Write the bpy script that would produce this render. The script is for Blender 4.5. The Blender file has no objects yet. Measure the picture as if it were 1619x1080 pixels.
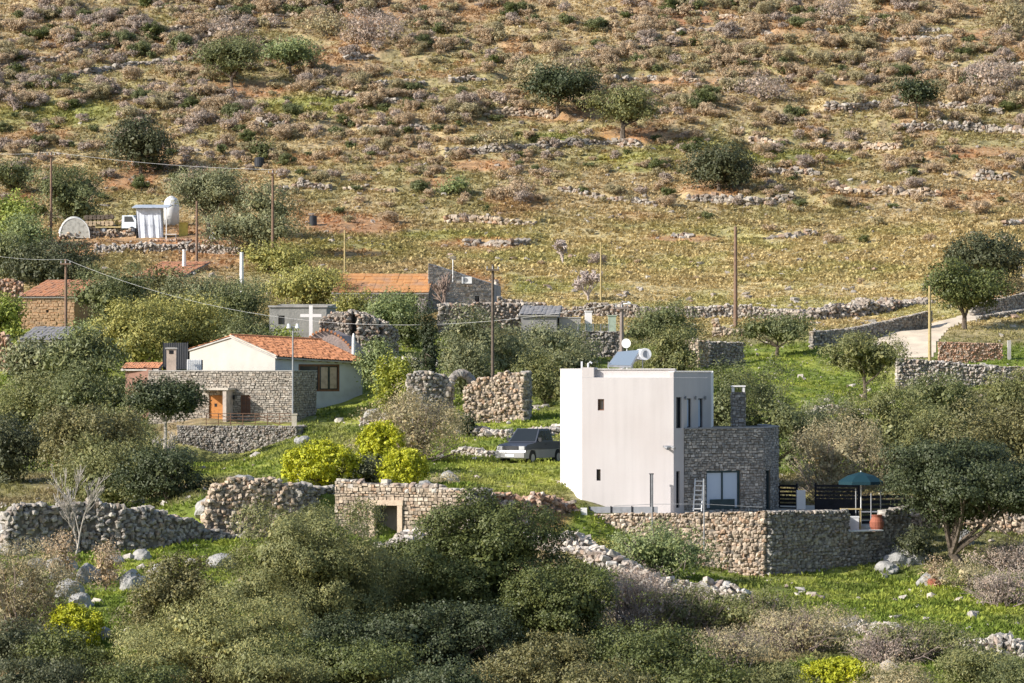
import bpy, math, random
import numpy as np
from mathutils import Vector, Matrix
# ------------------------------------------------------------------ basics
random.seed(7)
RNG = np.random.default_rng(7)
F = 5400.0; CX = 809.5; HY = 590.0
C = bpy.context.scene.collection
def WP(px, py, D): return Vector(((px-CX)/F*D, D, (HY-py)/F*D))
def XY(px, D): return np.array(((px-CX)/F*D, D))
def ZP(py, D): return (HY-py)/F*D

def new_mesh(name, verts, faces, mats, attr=None, midx=None, smooth=False):
    """verts (n,3); faces (m,k) array or list of lists"""
    me = bpy.data.meshes.new(name)
    verts = np.asarray(verts, dtype=np.float32).reshape(-1, 3)
    if isinstance(faces, np.ndarray):
        m, k = faces.shape
        me.vertices.add(len(verts)); me.vertices.foreach_set('co', verts.ravel())
        me.loops.add(m*k); me.loops.foreach_set('vertex_index', faces.ravel().astype(np.int32))
        me.polygons.add(m); me.polygons.foreach_set('loop_start', np.arange(0, m*k, k, dtype=np.int32))
        try: me.polygons.foreach_set('loop_total', np.full(m, k, dtype=np.int32))
        except Exception: pass
        me.update(calc_edges=True)
    else:
        me.from_pydata([tuple(map(float, v)) for v in verts], [], [tuple(map(int, f)) for f in faces]); me.update()
    for m_ in (mats if isinstance(mats, (list, tuple)) else [mats]): me.materials.append(m_)
    if midx is not None: me.polygons.foreach_set('material_index', np.asarray(midx, dtype=np.int32))
    me.polygons.foreach_set('use_smooth', np.full(len(me.polygons), smooth, dtype=bool))
    if attr is not None:
        a = me.attributes.new('Col', 'FLOAT_COLOR', 'POINT')
        a.data.foreach_set('color', np.concatenate([attr, np.ones((len(attr), 1))], 1).astype(np.float32).ravel())
    return me

def tag(o, label=None, cat=None, group=None, kind=None):
    if label: o['label'] = label
    if cat: o['category'] = cat
    if group: o['group'] = group
    if kind: o['kind'] = kind
    return o
def empty(name, loc=(0, 0, 0), rz=0.0):
    o = bpy.data.objects.new(name, None); C.objects.link(o)
    o.location = loc; o.rotation_euler = (0, 0, rz); o.empty_display_size = .2
    return o
def link(name, me, parent=None, loc=None):
    o = bpy.data.objects.new(name, me); C.objects.link(o)
    if parent: o.parent = parent
    if loc is not None: o.location = loc
    return o
def copy_tree(o, parent=None):
    c = o.copy(); C.objects.link(c); c.parent = parent
    for ch in list(o.children):
        if ch is not c: copy_tree(ch, c)
    return c

class MB:
    def __init__(s): s.v = []; s.f = []; s.m = []
    def poly(s, pts, m=0):
        n = len(s.v); s.v += [tuple(p) for p in pts]; s.f.append(list(range(n, n+len(pts)))); s.m.append(m)
    def box(s, c, X, Y, Z, m=0):
        """c centre, X Y Z half-axis vectors"""
        c, X, Y, Z = map(Vector, (c, X, Y, Z)); n = len(s.v)
        for a in (-1, 1):
            for b in (-1, 1):
                for d in (-1, 1): s.v.append(tuple(c+a*X+b*Y+d*Z))
        for q in ((0,1,3,2),(4,6,7,5),(0,4,5,1),(2,3,7,6),(0,2,6,4),(1,5,7,3)):
            s.f.append([n+i for i in q]); s.m.append(m)
    def abox(s, x0, x1, y0, y1, z0, z1, m=0):
        s.box(((x0+x1)/2, (y0+y1)/2, (z0+z1)/2), ((x1-x0)/2, 0, 0), (0, (y1-y0)/2, 0), (0, 0, (z1-z0)/2), m)
    def prism(s, pts, z0, z1, m=0, cap=True):
        """pts: list of (x,y); z0,z1 scalars or lists"""
        k = len(pts); n = len(s.v)
        za = z0 if hasattr(z0, '__len__') else [z0]*k; zb = z1 if hasattr(z1, '__len__') else [z1]*k
        for p, z in zip(pts, za): s.v.append((p[0], p[1], z))
        for p, z in zip(pts, zb): s.v.append((p[0], p[1], z))
        for i in range(k):
            j = (i+1) % k; s.f.append([n+i, n+j, n+k+j, n+k+i]); s.m.append(m)
        if cap:
            s.f.append([n+k+i for i in range(k)]); s.m.append(m); s.f.append([n+i for i in reversed(range(k))]); s.m.append(m)
    def extr(s, prof, axis0, axis1, axisn, o, h0, h1, m=0):
        """profile (a,b) in plane axis0/axis1 extruded along axisn from h0 to h1"""
        o, a0, a1, an = map(Vector, (o, axis0, axis1, axisn)); n = len(s.v); k = len(prof)
        for h in (h0, h1):
            for a, b in prof: s.v.append(tuple(o+a*a0+b*a1+h*an))
        for i in range(k):
            j = (i+1) % k; s.f.append([n+i, n+j, n+k+j, n+k+i]); s.m.append(m)
        s.f.append([n+k+i for i in range(k)]); s.m.append(m); s.f.append([n+i for i in reversed(range(k))]); s.m.append(m)
    def tube(s, pts, rad, sides=6, m=0, cap=True):
        pts = [Vector(p) for p in pts]; n = len(s.v)
        if not hasattr(rad, '__len__'): rad = [rad]*len(pts)
        for i, p in enumerate(pts):
            d = (pts[min(i+1, len(pts)-1)]-pts[max(i-1, 0)])
            d = d.normalized() if d.length > 1e-9 else Vector((0, 0, 1))
            a = d.cross(Vector((0, 0, 1)) if abs(d.z) < .9 else Vector((1, 0, 0))).normalized(); b = d.cross(a)
            for k in range(sides):
                t = 2*math.pi*k/sides; s.v.append(tuple(p+(a*math.cos(t)+b*math.sin(t))*rad[i]))
        for i in range(len(pts)-1):
            for k in range(sides):
                j = (k+1) % sides
                s.f.append([n+i*sides+k, n+i*sides+j, n+(i+1)*sides+j, n+(i+1)*sides+k]); s.m.append(m)
        if cap:
            s.f.append([n+k for k in reversed(range(sides))]); s.m.append(m)
            e = n+(len(pts)-1)*sides; s.f.append([e+k for k in range(sides)]); s.m.append(m)
    def arr(s, V, Fc, m=0):
        n = len(s.v); s.v += [tuple(v) for v in V]; s.f += [[n+i for i in f] for f in Fc]; s.m += [m]*len(Fc)
    def build(s, name, mats, parent=None, origin=(0, 0, 0), smooth=False):
        v = np.array(s.v, dtype=float)-np.array(origin, dtype=float)
        me = new_mesh(name, v, s.f, mats, midx=s.m, smooth=smooth)
        return link(name, me, parent)

# ------------------------------------------------------------------ noise
def _h(i, j, s):
    n = (i.astype(np.int64)*374761393 + j.astype(np.int64)*668265263 + int(s)*1442695041) & 0x7fffffff
    n = ((n ^ (n >> 13))*1274126177) & 0x7fffffff
    return ((n ^ (n >> 16)) & 0xffff)/65535.0
def vn(x, y, s=0):
    x = np.asarray(x, float); y = np.asarray(y, float)
    i = np.floor(x); j = np.floor(y); u = x-i; v = y-j; u = u*u*(3-2*u); v = v*v*(3-2*v)
    return (_h(i, j, s)*(1-u)+_h(i+1, j, s)*u)*(1-v)+(_h(i, j+1, s)*(1-u)+_h(i+1, j+1, s)*u)*v
def fbm(x, y, s=0, o=4):
    r = 0; a = .5; t = 0
    for k in range(o):
        r = r+a*vn(x*2**k+17*k, y*2**k-9*k, s+k); t += a; a *= .55
    return r/t
def sst(a, b, x):
    t = np.clip((x-a)/(b-a), 0, 1); return t*t*(3-2*t)

# ------------------------------------------------------------------ terrain
PXC = np.array([-600, -100, 150, 330, 500, 700, 900, 1100, 1350, 1619, 2200], float)
TAB = [
 (60,   None, -16.0), (100, None, -12.6),
 (125,  [1090]*11, None),
 (150,  [960, 960, 960, 962, 975, 985, 990, 1000, 1000, 1000, 1000], None),
 (165,  [885, 885, 890, 885, 880, 872, 885, 930, 945, 940, 940], None),
 (174,  [862, 862, 862, 848, 846, 848, 862, 900, 918, 905, 905], None),
 (175.5,[850, 850, 850, 790, 775, 774, 822, 885, 905, 893, 893], None),
 (178,  [840, 840, 840, 780, 771, 770, 800, 865, 890, 880, 880], None),
 (195,  [790, 790, 790, 765, 745, 732, 735, 780, 810, 815, 815], None),
 (215,  [745, 745, 745, 745, 715, 695, 692, 740, 750, 750, 750], None),
 (233,  [720, 720, 720, 734, 685, 655, 650, 670, 675, 680, 680], None),
 (236,  [700, 700, 700, 674, 678, 650, 645, 664, 668, 673, 673], None),
 (250,  [650, 650, 650, 640, 640, 610, 605, 615, 625, 620, 620], None),
 (265,  [600, 600, 600, 590, 585, 575, 570, 570, 572, 556, 556], None),
 (285,  [548, 548, 548, 545, 530, 530, 535, 530, 515, 502, 502], None),
 (300,  [515, 515, 515, 500, 495, 495, 505, 508, 498, 475, 475], None),
 (320,  [460, 460, 460, 450, 450, 455, 465, 470, 465, 440, 440], None),
 (345,  [408, 408, 406, 405, 410, 415, 420, 425, 420, 400, 400], None),
 (365,  [362, 362, 362, 366, 375, 385, 385, 385, 380, 365, 365], None),
 (385,  [345, 345, 350, 345, 335, 335, 335, 335, 333, 325, 325], None),
 (500,  [0]*11, None), (620, None, 92.0), (780, None, 96.0)]
TD = np.array([r[0] for r in TAB], float)
TZ = np.array([([r[2]]*11 if r[1] is None else [(HY-y)/F*r[0] for y in r[1]]) for r in TAB])
def zbase(px, D):
    px = np.asarray(px, float); D = np.asarray(D, float)
    i = np.clip(np.searchsorted(PXC, px)-1, 0, len(PXC)-2); j = np.clip(np.searchsorted(TD, D)-1, 0, len(TD)-2)
    u = np.clip((px-PXC[i])/(PXC[i+1]-PXC[i]), 0, 1); u = u*u*(3-2*u)
    v = np.clip((D-TD[j])/(TD[j+1]-TD[j]), 0, 1)
    z = (TZ[j, i]*(1-u)+TZ[j, i+1]*u)*(1-v)+(TZ[j+1, i]*(1-u)+TZ[j+1, i+1]*u)*v
    x = (px-CX)/F*D
    near = sst(300, 270, D)
    z = z+(fbm(x*.12, D*.12, 3, 4)-.5)*(.9+1.6*sst(380, 430, D))+(fbm(x*.6, D*.6, 9, 3)-.5)*.35*(1-.3*near)
    return z
STEPS = []   # (px array, D array, h, decay)
def zfun(px, D):
    px = np.asarray(px, float); D = np.asarray(D, float)
    z = zbase(px, D)
    for P, Q, h, dec in STEPS:
        m = (px > P[0]-12) & (px < P[-1]+12) & (D > Q.min()-1) & (D < Q.max()+dec*5)
        if not np.any(m): continue
        d = D-np.interp(px, P, Q)
        e = sst(P[0]-12, P[0]+12, px)*sst(P[-1]+12, P[-1]-12, px)
        z = z+np.where(m, e*h*sst(-.5, .5, d)*np.exp(-np.maximum(d, 0)/dec), 0)
    return z
_DD = np.concatenate([np.arange(112, 290, .35), np.arange(290, 620, .7)])
def gp(px, py, dmin=0, base=False):
    z = (zbase if base else zfun)(np.full_like(_DD, px), _DD)
    r = HY-F*z/_DD
    m = (r <= py) & (_DD >= dmin)
    k = np.argmax(m)
    return float(_DD[k]) if m.any() else 500.0
def gz(px, D): return float(zfun(np.array([px]), np.array([D]))[0])
def gpx(x, D): return CX+F*x/D
def GP(px, py, dmin=0):
    D = gp(px, py, dmin); return Vector(((px-CX)/F*D, D, gz(px, D)))
def GD(px, D): return Vector(((px-CX)/F*D, D, gz(px, D)))
# terrace lines of the hillside, read as picture rows and laid on the slope: (points, wall height, stone kind)
TERR = [
 ([(-40,118),(110,92),(200,68),(300,52),(400,38),(500,22),(600,2)], .9),
 ([(60,128),(160,112),(260,98),(330,90)], .5),
 ([(400,197),(470,203),(545,212)], .8), ([(640,72),(720,68),(800,74),(880,78)], .7),
 ([(540,97),(600,92),(660,86)], .7), ([(580,140),(680,134),(740,130),(800,128)], .6),
 ([(690,192),(760,186),(840,184),(900,192)], .8), ([(560,205),(620,203),(690,206)], .5),
 ([(700,247),(800,243),(880,232),(960,230),(1030,236)], .9), ([(540,300),(600,302),(680,300)], .5),
 ([(430,306),(480,300),(540,302)], .7), ([(1060,52),(1160,50),(1280,56),(1360,50),(1500,56)], .6),
 ([(1060,22),(1180,32),(1300,28)], .5), ([(1300,60),(1400,66),(1520,62)], .5),
 ([(1480,104),(1560,108),(1660,100)], .7), ([(1060,130),(1160,132),(1260,126),(1340,128)], .5),
 ([(1300,176),(1400,172),(1500,176),(1660,188)], .8), ([(1380,206),(1480,204),(1560,208),(1660,214)], .9),
 ([(1180,226),(1250,230),(1330,234),(1440,236)], .7), ([(1190,278),(1260,274),(1310,278)], .6),
 ([(1080,318),(1180,326),(1260,318),(1330,326)], .9), ([(1310,302),(1400,308),(1500,312)], .7),
 ([(1505,284),(1560,286),(1610,283)], .9), ([(1060,372),(1200,378),(1300,372)], .35),
 ([(700,352),(790,356),(860,360)], .6), ([(730,388),(790,392),(850,388)], .6),
 ([(1540,362),(1600,356),(1660,350)], .6), ([(60,165),(150,160)], .4),
 ([(860,120),(960,126),(1060,128)], .45), ([(240,12),(330,20),(420,4)], .5),
 ([(1420,276),(1500,270)], .4), ([(880,300),(980,318),(1060,330)], .45),
 ([(480,145),(560,150),(640,165)], .5), ([(1120,100),(1230,96),(1330,104)], .4), ([(940,92),(1040,84)], .4),
]
TPATH = []
for pts, h in TERR:
    P = np.arange(pts[0][0], pts[-1][0]+1, 8.0); R_ = np.interp(P, [p[0] for p in pts], [p[1] for p in pts])
    R_ = R_+(vn(P*.03, P*0+pts[0][1], 5)-.5)*5
    Q = np.array([gp(a, max(b, 1.5), base=True) for a, b in zip(P, R_)])
    k = np.ones(5)/5; Q = np.convolve(np.pad(Q, 2, 'edge'), k, 'valid')
    TPATH.append((P, Q, h))
for P, Q, h in TPATH: STEPS.append((P, Q, h*1.1, 6.0))
def ystep(pts, h, dec):
    P = np.array([p[0] for p in pts], float); Q = np.array([p[1] for p in pts], float); STEPS.append((P, Q, h, dec))
ystep([(1415, 253), (1500, 254), (1700, 256)], 1.0, 8)      # bank under the road
ystep([(150, 349), (300, 350), (420, 349)], .5, 8)           # yard terrace
ystep([(915, 268), (985, 268)], 1.0, 6)

# ------------------------------------------------------------------ colours of the ground
def ell(px, py, cx, cy, rx, ry, soft=.45):
    d = np.sqrt(((px-cx)/rx)**2+((py-cy)/ry)**2); return sst(1+soft, 1-soft, d)
REDS = [(390,142,70,14),(890,180,75,13),(1000,216,75,14),(760,386,70,9),(200,285,45,16),(250,262,40,10),(560,355,80,14),(1130,300,60,10),
        (280,378,150,20),(600,20,60,20),(1590,60,60,14),(1090,30,70,10),(760,262,60,9),(860,815,40,26),(1080,128,90,7),(1560,462,60,12),
        (740,455,60,25),(1330,128,60,6),(330,405,60,20),(690,288,45,8),(1500,245,60,7),(1560,240,70,8),(120,390,50,20),(1080,378,60,6),(560,402,50,8)]
GREENS = [(1010,250,80,10),(1080,230,70,12),(900,218,80,9),(560,395,120,22),(1020,265,60,8),(700,375,90,10),(1250,600,130,40),(1180,570,120,22),(1360,650,120,60),
          (700,690,190,90),(650,650,160,60),(830,745,90,40),(250,900,190,80),(520,640,60,40),(900,830,60,30),(1350,950,220,60),(1500,950,170,50),(440,710,120,60),(1590,820,60,20),
          (560,545,110,30),(690,560,60,40),(300,730,120,30),(100,560,200,90),(400,560,60,20),(100,180,110,22),(500,170,100,18),(1240,250,120,12),(860,455,120,8)]
def gcol(px, py, x, D):
    n1 = fbm(x*.09, D*.05, 21, 4); n2 = fbm(x*.16, D*.1, 33, 4); n3 = fbm(x*.7, D*.7, 41, 3); n4 = fbm(x*.05, D*.04, 52, 3)
    dry = np.array([.46, .365, .205]); olg = np.array([.36, .315, .155]); red = np.array([.40, .225, .125]); brn = np.array([.33, .25, .16])
    lush = np.array([.175, .225, .045]); lush2 = np.array([.33, .36, .075]); mid = np.array([.21, .20, .09]); tan_ = np.array([.36, .27, .16])
    def mx(a, b, t): return a*(1-t)[..., None]+b*t[..., None]
    c = mx(np.broadcast_to(dry, px.shape+(3,)), olg, sst(.40, .62, n1))
    c = mx(c, brn, sst(.5, .62, n3)*.55*sst(300, 200, py))
    c = mx(c, red, sst(.60-.06*sst(260, 60, py), .70-.04*sst(260, 60, py), n2)*.6*sst(420, 300, py))
    c = mx(c, tan_, sst(.66, .8, n3)*.6)
    # lower field: drier and yellower
    fld = sst(330, 380, py)*sst(540, 500, py)*sst(640, 760, px)
    c = mx(c, mx(np.broadcast_to(np.array([.53, .435, .23]), c.shape), np.array([.43, .395, .17]), sst(.42, .65, n2)), fld*.85)
    # village and valley
    low = sst(505, 560, py)*sst(300, 280, D)
    v = mx(np.broadcast_to(mid, c.shape), lush, sst(.38, .58, n2)); v = mx(v, brn, sst(.53, .66, n4)*.85)
    c = mx(c, v, low)
    g = np.zeros_like(px)
    for e in GREENS: g = np.maximum(g, ell(px, py, *e))
    gc = mx(np.broadcast_to(lush, c.shape), lush2, sst(.4, .65, n3))
    c = mx(c, gc, np.clip(g*(.45+.9*n1), 0, 1)*np.where(py < 480, .6, 1.0))
    r = np.zeros_like(px)
    for e in REDS: r = np.maximum(r, ell(px, py, *e))
    c = mx(c, mx(np.broadcast_to(red, c.shape), np.array([.40, .19, .09]), sst(.4, .7, n3)), np.clip(r*(.45+n2), 0, 1)*.8)
    return np.clip(c, .01, 1)

# ------------------------------------------------------------------ materials
def nodes(name):
    m = bpy.data.materials.new(name); m.use_nodes = True; nt = m.node_tree; nt.nodes.clear()
    out = nt.nodes.new('ShaderNodeOutputMaterial'); return m, nt, out
def N(nt, t, **k):
    n = nt.nodes.new(t)
    for a, b in k.items():
        if a.startswith('i_'): n.inputs[a[2:].replace('_', ' ')].default_value = b
        else: setattr(n, a, b)
    return n
def ramp(nt, stops):
    r = nt.nodes.new('ShaderNodeValToRGB'); e = r.color_ramp.elements
    while len(e) < len(stops): e.new(.5)
    for k, (p, c) in enumerate(stops): e[k].position = p; e[k].color = (c[0], c[1], c[2], 1)
    return r
def L(nt, a, b): nt.links.new(a, b)
_mc = {}
def leafmat(col, trans=.13, var=.38, name=None):
    key = (col, trans, var)
    if key in _mc: return _mc[key]
    m, nt, out = nodes(name or 'foliage')
    g = N(nt, 'ShaderNodeNewGeometry'); tc = N(nt, 'ShaderNodeTexCoord')
    ns = N(nt, 'ShaderNodeTexNoise'); ns.inputs['Scale'].default_value = 1.1; ns.inputs['Detail'].default_value = 3
    L(nt, tc.outputs['Object'], ns.inputs['Vector'])
    ad = N(nt, 'ShaderNodeMath', operation='MULTIPLY_ADD'); L(nt, g.outputs['Random Per Island'], ad.inputs[0]); ad.inputs[1].default_value = .5
    sb = N(nt, 'ShaderNodeMath', operation='MULTIPLY'); L(nt, ns.outputs['Fac'], sb.inputs[0]); sb.inputs[1].default_value = .5
    L(nt, sb.outputs[0], ad.inputs[2])
    c = np.array(col)
    warm = c*np.array([1.28, 1.10, .95])
    r = ramp(nt, [(.12, c*(1-var)), (.5, c), (.80, warm*(1+var*.5)), (.97, (c*.7+.3*c.mean())*1.32)])
    L(nt, ad.outputs[0], r.inputs[0])
    bs = N(nt, 'ShaderNodeBsdfPrincipled'); bs.inputs['Roughness'].default_value = .55; bs.inputs['Specular IOR Level'].default_value = .35
    L(nt, r.outputs[0], bs.inputs['Base Color'])
    tr = N(nt, 'ShaderNodeBsdfTranslucent'); L(nt, r.outputs[0], tr.inputs['Color'])
    mx = N(nt, 'ShaderNodeMixShader'); mx.inputs[0].default_value = trans
    L(nt, bs.outputs[0], mx.inputs[1]); L(nt, tr.outputs[0], mx.inputs[2]); L(nt, mx.outputs[0], out.inputs['Surface'])
    _mc[key] = m; return m
def simple(name, col, rough=.7, noise=.15, scale=3., metal=0., bump=0., bscale=20., spec=.4, stain=None):
    key = ('s', name)
    if key in _mc: return _mc[key]
    m, nt, out = nodes(name); tc = N(nt, 'ShaderNodeTexCoord')
    ns = N(nt, 'ShaderNodeTexNoise'); ns.inputs['Scale'].default_value = scale; ns.inputs['Detail'].default_value = 6; L(nt, tc.outputs['Object'], ns.inputs['Vector'])
    c = np.array(col); d = c*(1-noise*2) if stain is None else np.array(stain)
    r = ramp(nt, [(.3, d), (.5, c), (.75, np.minimum(c*(1+noise), 1))]); L(nt, ns.outputs['Fac'], r.inputs[0])
    bs = N(nt, 'ShaderNodeBsdfPrincipled'); bs.inputs['Roughness'].default_value = rough; bs.inputs['Metallic'].default_value = metal
    bs.inputs['Specular IOR Level'].default_value = spec
    L(nt, r.outputs[0], bs.inputs['Base Color'])
    if bump:
        n2 = N(nt, 'ShaderNodeTexNoise'); n2.inputs['Scale'].default_value = bscale; n2.inputs['Detail'].default_value = 5; L(nt, tc.outputs['Object'], n2.inputs['Vector'])
        b = N(nt, 'ShaderNodeBump'); b.inputs['Strength'].default_value = bump; b.inputs['Distance'].default_value = .05
        L(nt, n2.outputs['Fac'], b.inputs['Height']); L(nt, b.outputs[0], bs.inputs['Normal'])
    L(nt, bs.outputs[0], out.inputs['Surface']); _mc[key] = m; return m
def stonemat(name, cols, rough=.9):
    key = ('st', name)
    if key in _mc: return _mc[key]
    m, nt, out = nodes(name); g = N(nt, 'ShaderNodeNewGeometry'); tc = N(nt, 'ShaderNodeTexCoord')
    k = len(cols); r = ramp(nt, [((i+.5)/k, c) for i, c in enumerate(cols)]); L(nt, g.outputs['Random Per Island'], r.inputs[0])
    ns = N(nt, 'ShaderNodeTexNoise'); ns.inputs['Scale'].default_value = 4; ns.inputs['Detail'].default_value = 7; L(nt, tc.outputs['Object'], ns.inputs['Vector'])
    r2 = ramp(nt, [(.3, (.45, .45, .45)), (.55, (1, 1, 1)), (.75, (1.25, 1.22, 1.15))]); L(nt, ns.outputs['Fac'], r2.inputs[0])
    mu = N(nt, 'ShaderNodeMix', data_type='RGBA', blend_type='MULTIPLY'); mu.inputs[0].default_value = 1
    L(nt, r.outputs[0], mu.inputs[6]); L(nt, r2.outputs[0], mu.inputs[7])
    bs = N(nt, 'ShaderNodeBsdfPrincipled'); bs.inputs['Roughness'].default_value = rough; bs.inputs['Specular IOR Level'].default_value = .2
    L(nt, mu.outputs[2], bs.inputs['Base Color'])
    b = N(nt, 'ShaderNodeBump'); b.inputs['Strength'].default_value = .6; b.inputs['Distance'].default_value = .04
    n2 = N(nt, 'ShaderNodeTexNoise'); n2.inputs['Scale'].default_value = 14; n2.inputs['Detail'].default_value = 5; L(nt, tc.outputs['Object'], n2.inputs['Vector'])
    L(nt, n2.outputs['Fac'], b.inputs['Height']); L(nt, b.outputs[0], bs.inputs['Normal'])
    L(nt, bs.outputs[0], out.inputs['Surface']); _mc[key] = m; return m
def glassmat(name, col, rough=.08, spec=.5):
    key = ('g', name)
    if key in _mc: return _mc[key]
    m, nt, out = nodes(name); bs = N(nt, 'ShaderNodeBsdfPrincipled')
    bs.inputs['Base Color'].default_value = (*col, 1); bs.inputs['Roughness'].default_value = rough; bs.inputs['Specular IOR Level'].default_value = spec
    L(nt, bs.outputs[0], out.inputs['Surface']); _mc[key] = m; return m
def attrmat(name, ground=False):
    m, nt, out = nodes(name); at = N(nt, 'ShaderNodeAttribute', attribute_name='Col')
    bs = N(nt, 'ShaderNodeBsdfPrincipled'); bs.inputs['Roughness'].default_value = .9; bs.inputs['Specular IOR Level'].default_value = .15
    if ground:
        g = N(nt, 'ShaderNodeNewGeometry')
        n1 = N(nt, 'ShaderNodeTexNoise'); n1.inputs['Scale'].default_value = 1.3; n1.inputs['Detail'].default_value = 10; n1.inputs['Roughness'].default_value = .7
        L(nt, g.outputs['Position'], n1.inputs['Vector'])
        r = ramp(nt, [(.32, (.45, .42, .38)), (.5, (.95, .95, .95)), (.68, (1.5, 1.4, 1.3))]); L(nt, n1.outputs['Fac'], r.inputs[0])
        mu = N(nt, 'ShaderNodeMix', data_type='RGBA', blend_type='MULTIPLY'); mu.inputs[0].default_value = 1
        L(nt, at.outputs['Color'], mu.inputs[6]); L(nt, r.outputs[0], mu.inputs[7])
        vo = N(nt, 'ShaderNodeTexVoronoi'); vo.inputs['Scale'].default_value = 2.2; L(nt, g.outputs['Position'], vo.inputs['Vector'])
        r3 = ramp(nt, [(.10, (1, 1, 1)), (.20, (0, 0, 0))]); L(nt, vo.outputs['Distance'], r3.inputs[0])
        mm = N(nt, 'ShaderNodeMix', data_type='RGBA'); mm.inputs[7].default_value = (.42, .37, .31, 1)
        L(nt, r3.outputs[0], mm.inputs[0]); L(nt, mu.outputs[2], mm.inputs[6]); L(nt, mm.outputs[2], bs.inputs['Base Color'])
        b = N(nt, 'ShaderNodeBump'); b.inputs['Strength'].default_value = .9; b.inputs['Distance'].default_value = .25
        L(nt, n1.outputs['Fac'], b.inputs['Height']); L(nt, b.outputs[0], bs.inputs['Normal'])
        L(nt, bs.outputs[0], out.inputs['Surface'])
    else:
        tr = N(nt, 'ShaderNodeBsdfTranslucent'); L(nt, at.outputs['Color'], tr.inputs['Color']); L(nt, at.outputs['Color'], bs.inputs['Base Color'])
        mx = N(nt, 'ShaderNodeMixShader'); mx.inputs[0].default_value = .3
        L(nt, bs.outputs[0], mx.inputs[1]); L(nt, tr.outputs[0], mx.inputs[2]); L(nt, mx.outputs[0], out.inputs['Surface'])
    return m
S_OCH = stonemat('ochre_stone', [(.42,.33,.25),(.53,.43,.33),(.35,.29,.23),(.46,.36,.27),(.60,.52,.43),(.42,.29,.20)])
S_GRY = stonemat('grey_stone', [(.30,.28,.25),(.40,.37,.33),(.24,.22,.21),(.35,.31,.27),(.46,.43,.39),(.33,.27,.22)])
S_PAL = stonemat('limestone', [(.44,.40,.35),(.54,.49,.44),(.36,.32,.29),(.48,.41,.34),(.58,.54,.49),(.40,.31,.25)])
S_RED = stonemat('reddish_stone', [(.42,.27,.19),(.52,.38,.28),(.36,.20,.13),(.46,.35,.27),(.58,.48,.40),(.40,.22,.14)])
S_TAN = stonemat('warm_house_stone', [(.38,.34,.29),(.47,.42,.36),(.31,.28,.24),(.42,.37,.31),(.53,.48,.42),(.38,.32,.26)])
S_DRK = stonemat('dark_slate_stone', [(.28,.275,.27),(.36,.345,.33),(.21,.205,.20),(.41,.38,.35),(.33,.30,.275),(.55,.51,.47)])
S_TER = stonemat('terrace_wall_stone', [(.42,.33,.24),(.52,.42,.32),(.36,.29,.22),(.46,.34,.24),(.58,.50,.40),(.32,.26,.22),(.44,.28,.18)])
S_HIL = stonemat('hill_stone', [(.36,.31,.26),(.42,.37,.32),(.30,.25,.21),(.38,.33,.28),(.47,.43,.38),(.34,.24,.18)])
M_MORT = simple('dark_mortar', (.16,.14,.12), .95)
M_MORTL = simple('light_mortar', (.34,.30,.25), .95)
M_WHITE = simple('white_plaster', (.80,.765,.75), .85, .035, .5, bump=.15)
def streaked(name, col, d):
    m, nt, out = nodes(name); tc = N(nt, 'ShaderNodeTexCoord'); mp = N(nt, 'ShaderNodeMapping'); mp.inputs['Scale'].default_value = (3.2, 3.2, .22); L(nt, tc.outputs['Object'], mp.inputs['Vector'])
    a = N(nt, 'ShaderNodeTexNoise'); a.inputs['Scale'].default_value = 1.0; a.inputs['Detail'].default_value = 6; L(nt, mp.outputs[0], a.inputs['Vector'])
    b = N(nt, 'ShaderNodeTexNoise'); b.inputs['Scale'].default_value = .35; b.inputs['Detail'].default_value = 5; L(nt, tc.outputs['Object'], b.inputs['Vector'])
    c = np.array(col); r = ramp(nt, [(.30, c*(1-d)), (.50, c), (.7, np.minimum(c*1.03, 1))]); r2 = ramp(nt, [(.3, (.93, .91, .90)), (.6, (1, 1, 1))]); L(nt, a.outputs['Fac'], r.inputs[0]); L(nt, b.outputs['Fac'], r2.inputs[0])
    mu = N(nt, 'ShaderNodeMix', data_type='RGBA', blend_type='MULTIPLY'); mu.inputs[0].default_value = 1; L(nt, r.outputs[0], mu.inputs[6]); L(nt, r2.outputs[0], mu.inputs[7])
    bs = N(nt, 'ShaderNodeBsdfPrincipled'); bs.inputs['Roughness'].default_value = .88; L(nt, mu.outputs[2], bs.inputs['Base Color'])
    n2 = N(nt, 'ShaderNodeTexNoise'); n2.inputs['Scale'].default_value = 9; L(nt, tc.outputs['Object'], n2.inputs['Vector']); bu = N(nt, 'ShaderNodeBump'); bu.inputs['Strength'].default_value = .25; bu.inputs['Distance'].default_value = .03
    L(nt, n2.outputs['Fac'], bu.inputs['Height']); L(nt, bu.outputs[0], bs.inputs['Normal']); L(nt, bs.outputs[0], out.inputs['Surface']); return m
M_WHITE_DIM = streaked('dimmed_white_plaster', (.485,.455,.455), .05)  # white house plaster darkened for the faces that get less sun; faint streaks
M_OLDPL = simple('stained_plaster', (.44,.42,.385), .9, .12, .7, bump=.3, bscale=6, stain=(.40,.38,.35))
M_OLDPL_SHADE = simple('shade_tinted_plaster', (.50,.52,.56), .9, .12, .8, bump=.3, bscale=6, stain=(.40,.41,.44))  # bluish shade of the eave side mixed into the plaster colour, plus stains
M_CONC = simple('concrete', (.40,.38,.36), .9, .15, 1.2, bump=.3)
M_CONCL = simple('pale_concrete', (.56,.50,.42), .9, .12, .8, bump=.3)
M_DARK = simple('dark_metal', (.018,.019,.024), .8, spec=.15)
M_GREY = simple('grey_metal', (.30,.31,.33), .5, metal=.3)
M_RUST = simple('rusty_metal', (.16,.085,.05), .7)
M_WOODP = simple('pole_wood', (.20,.12,.08), .9, .2, 6)
M_WOODY = simple('yellowed_wood', (.42,.33,.16), .9, .15, 6)
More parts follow.
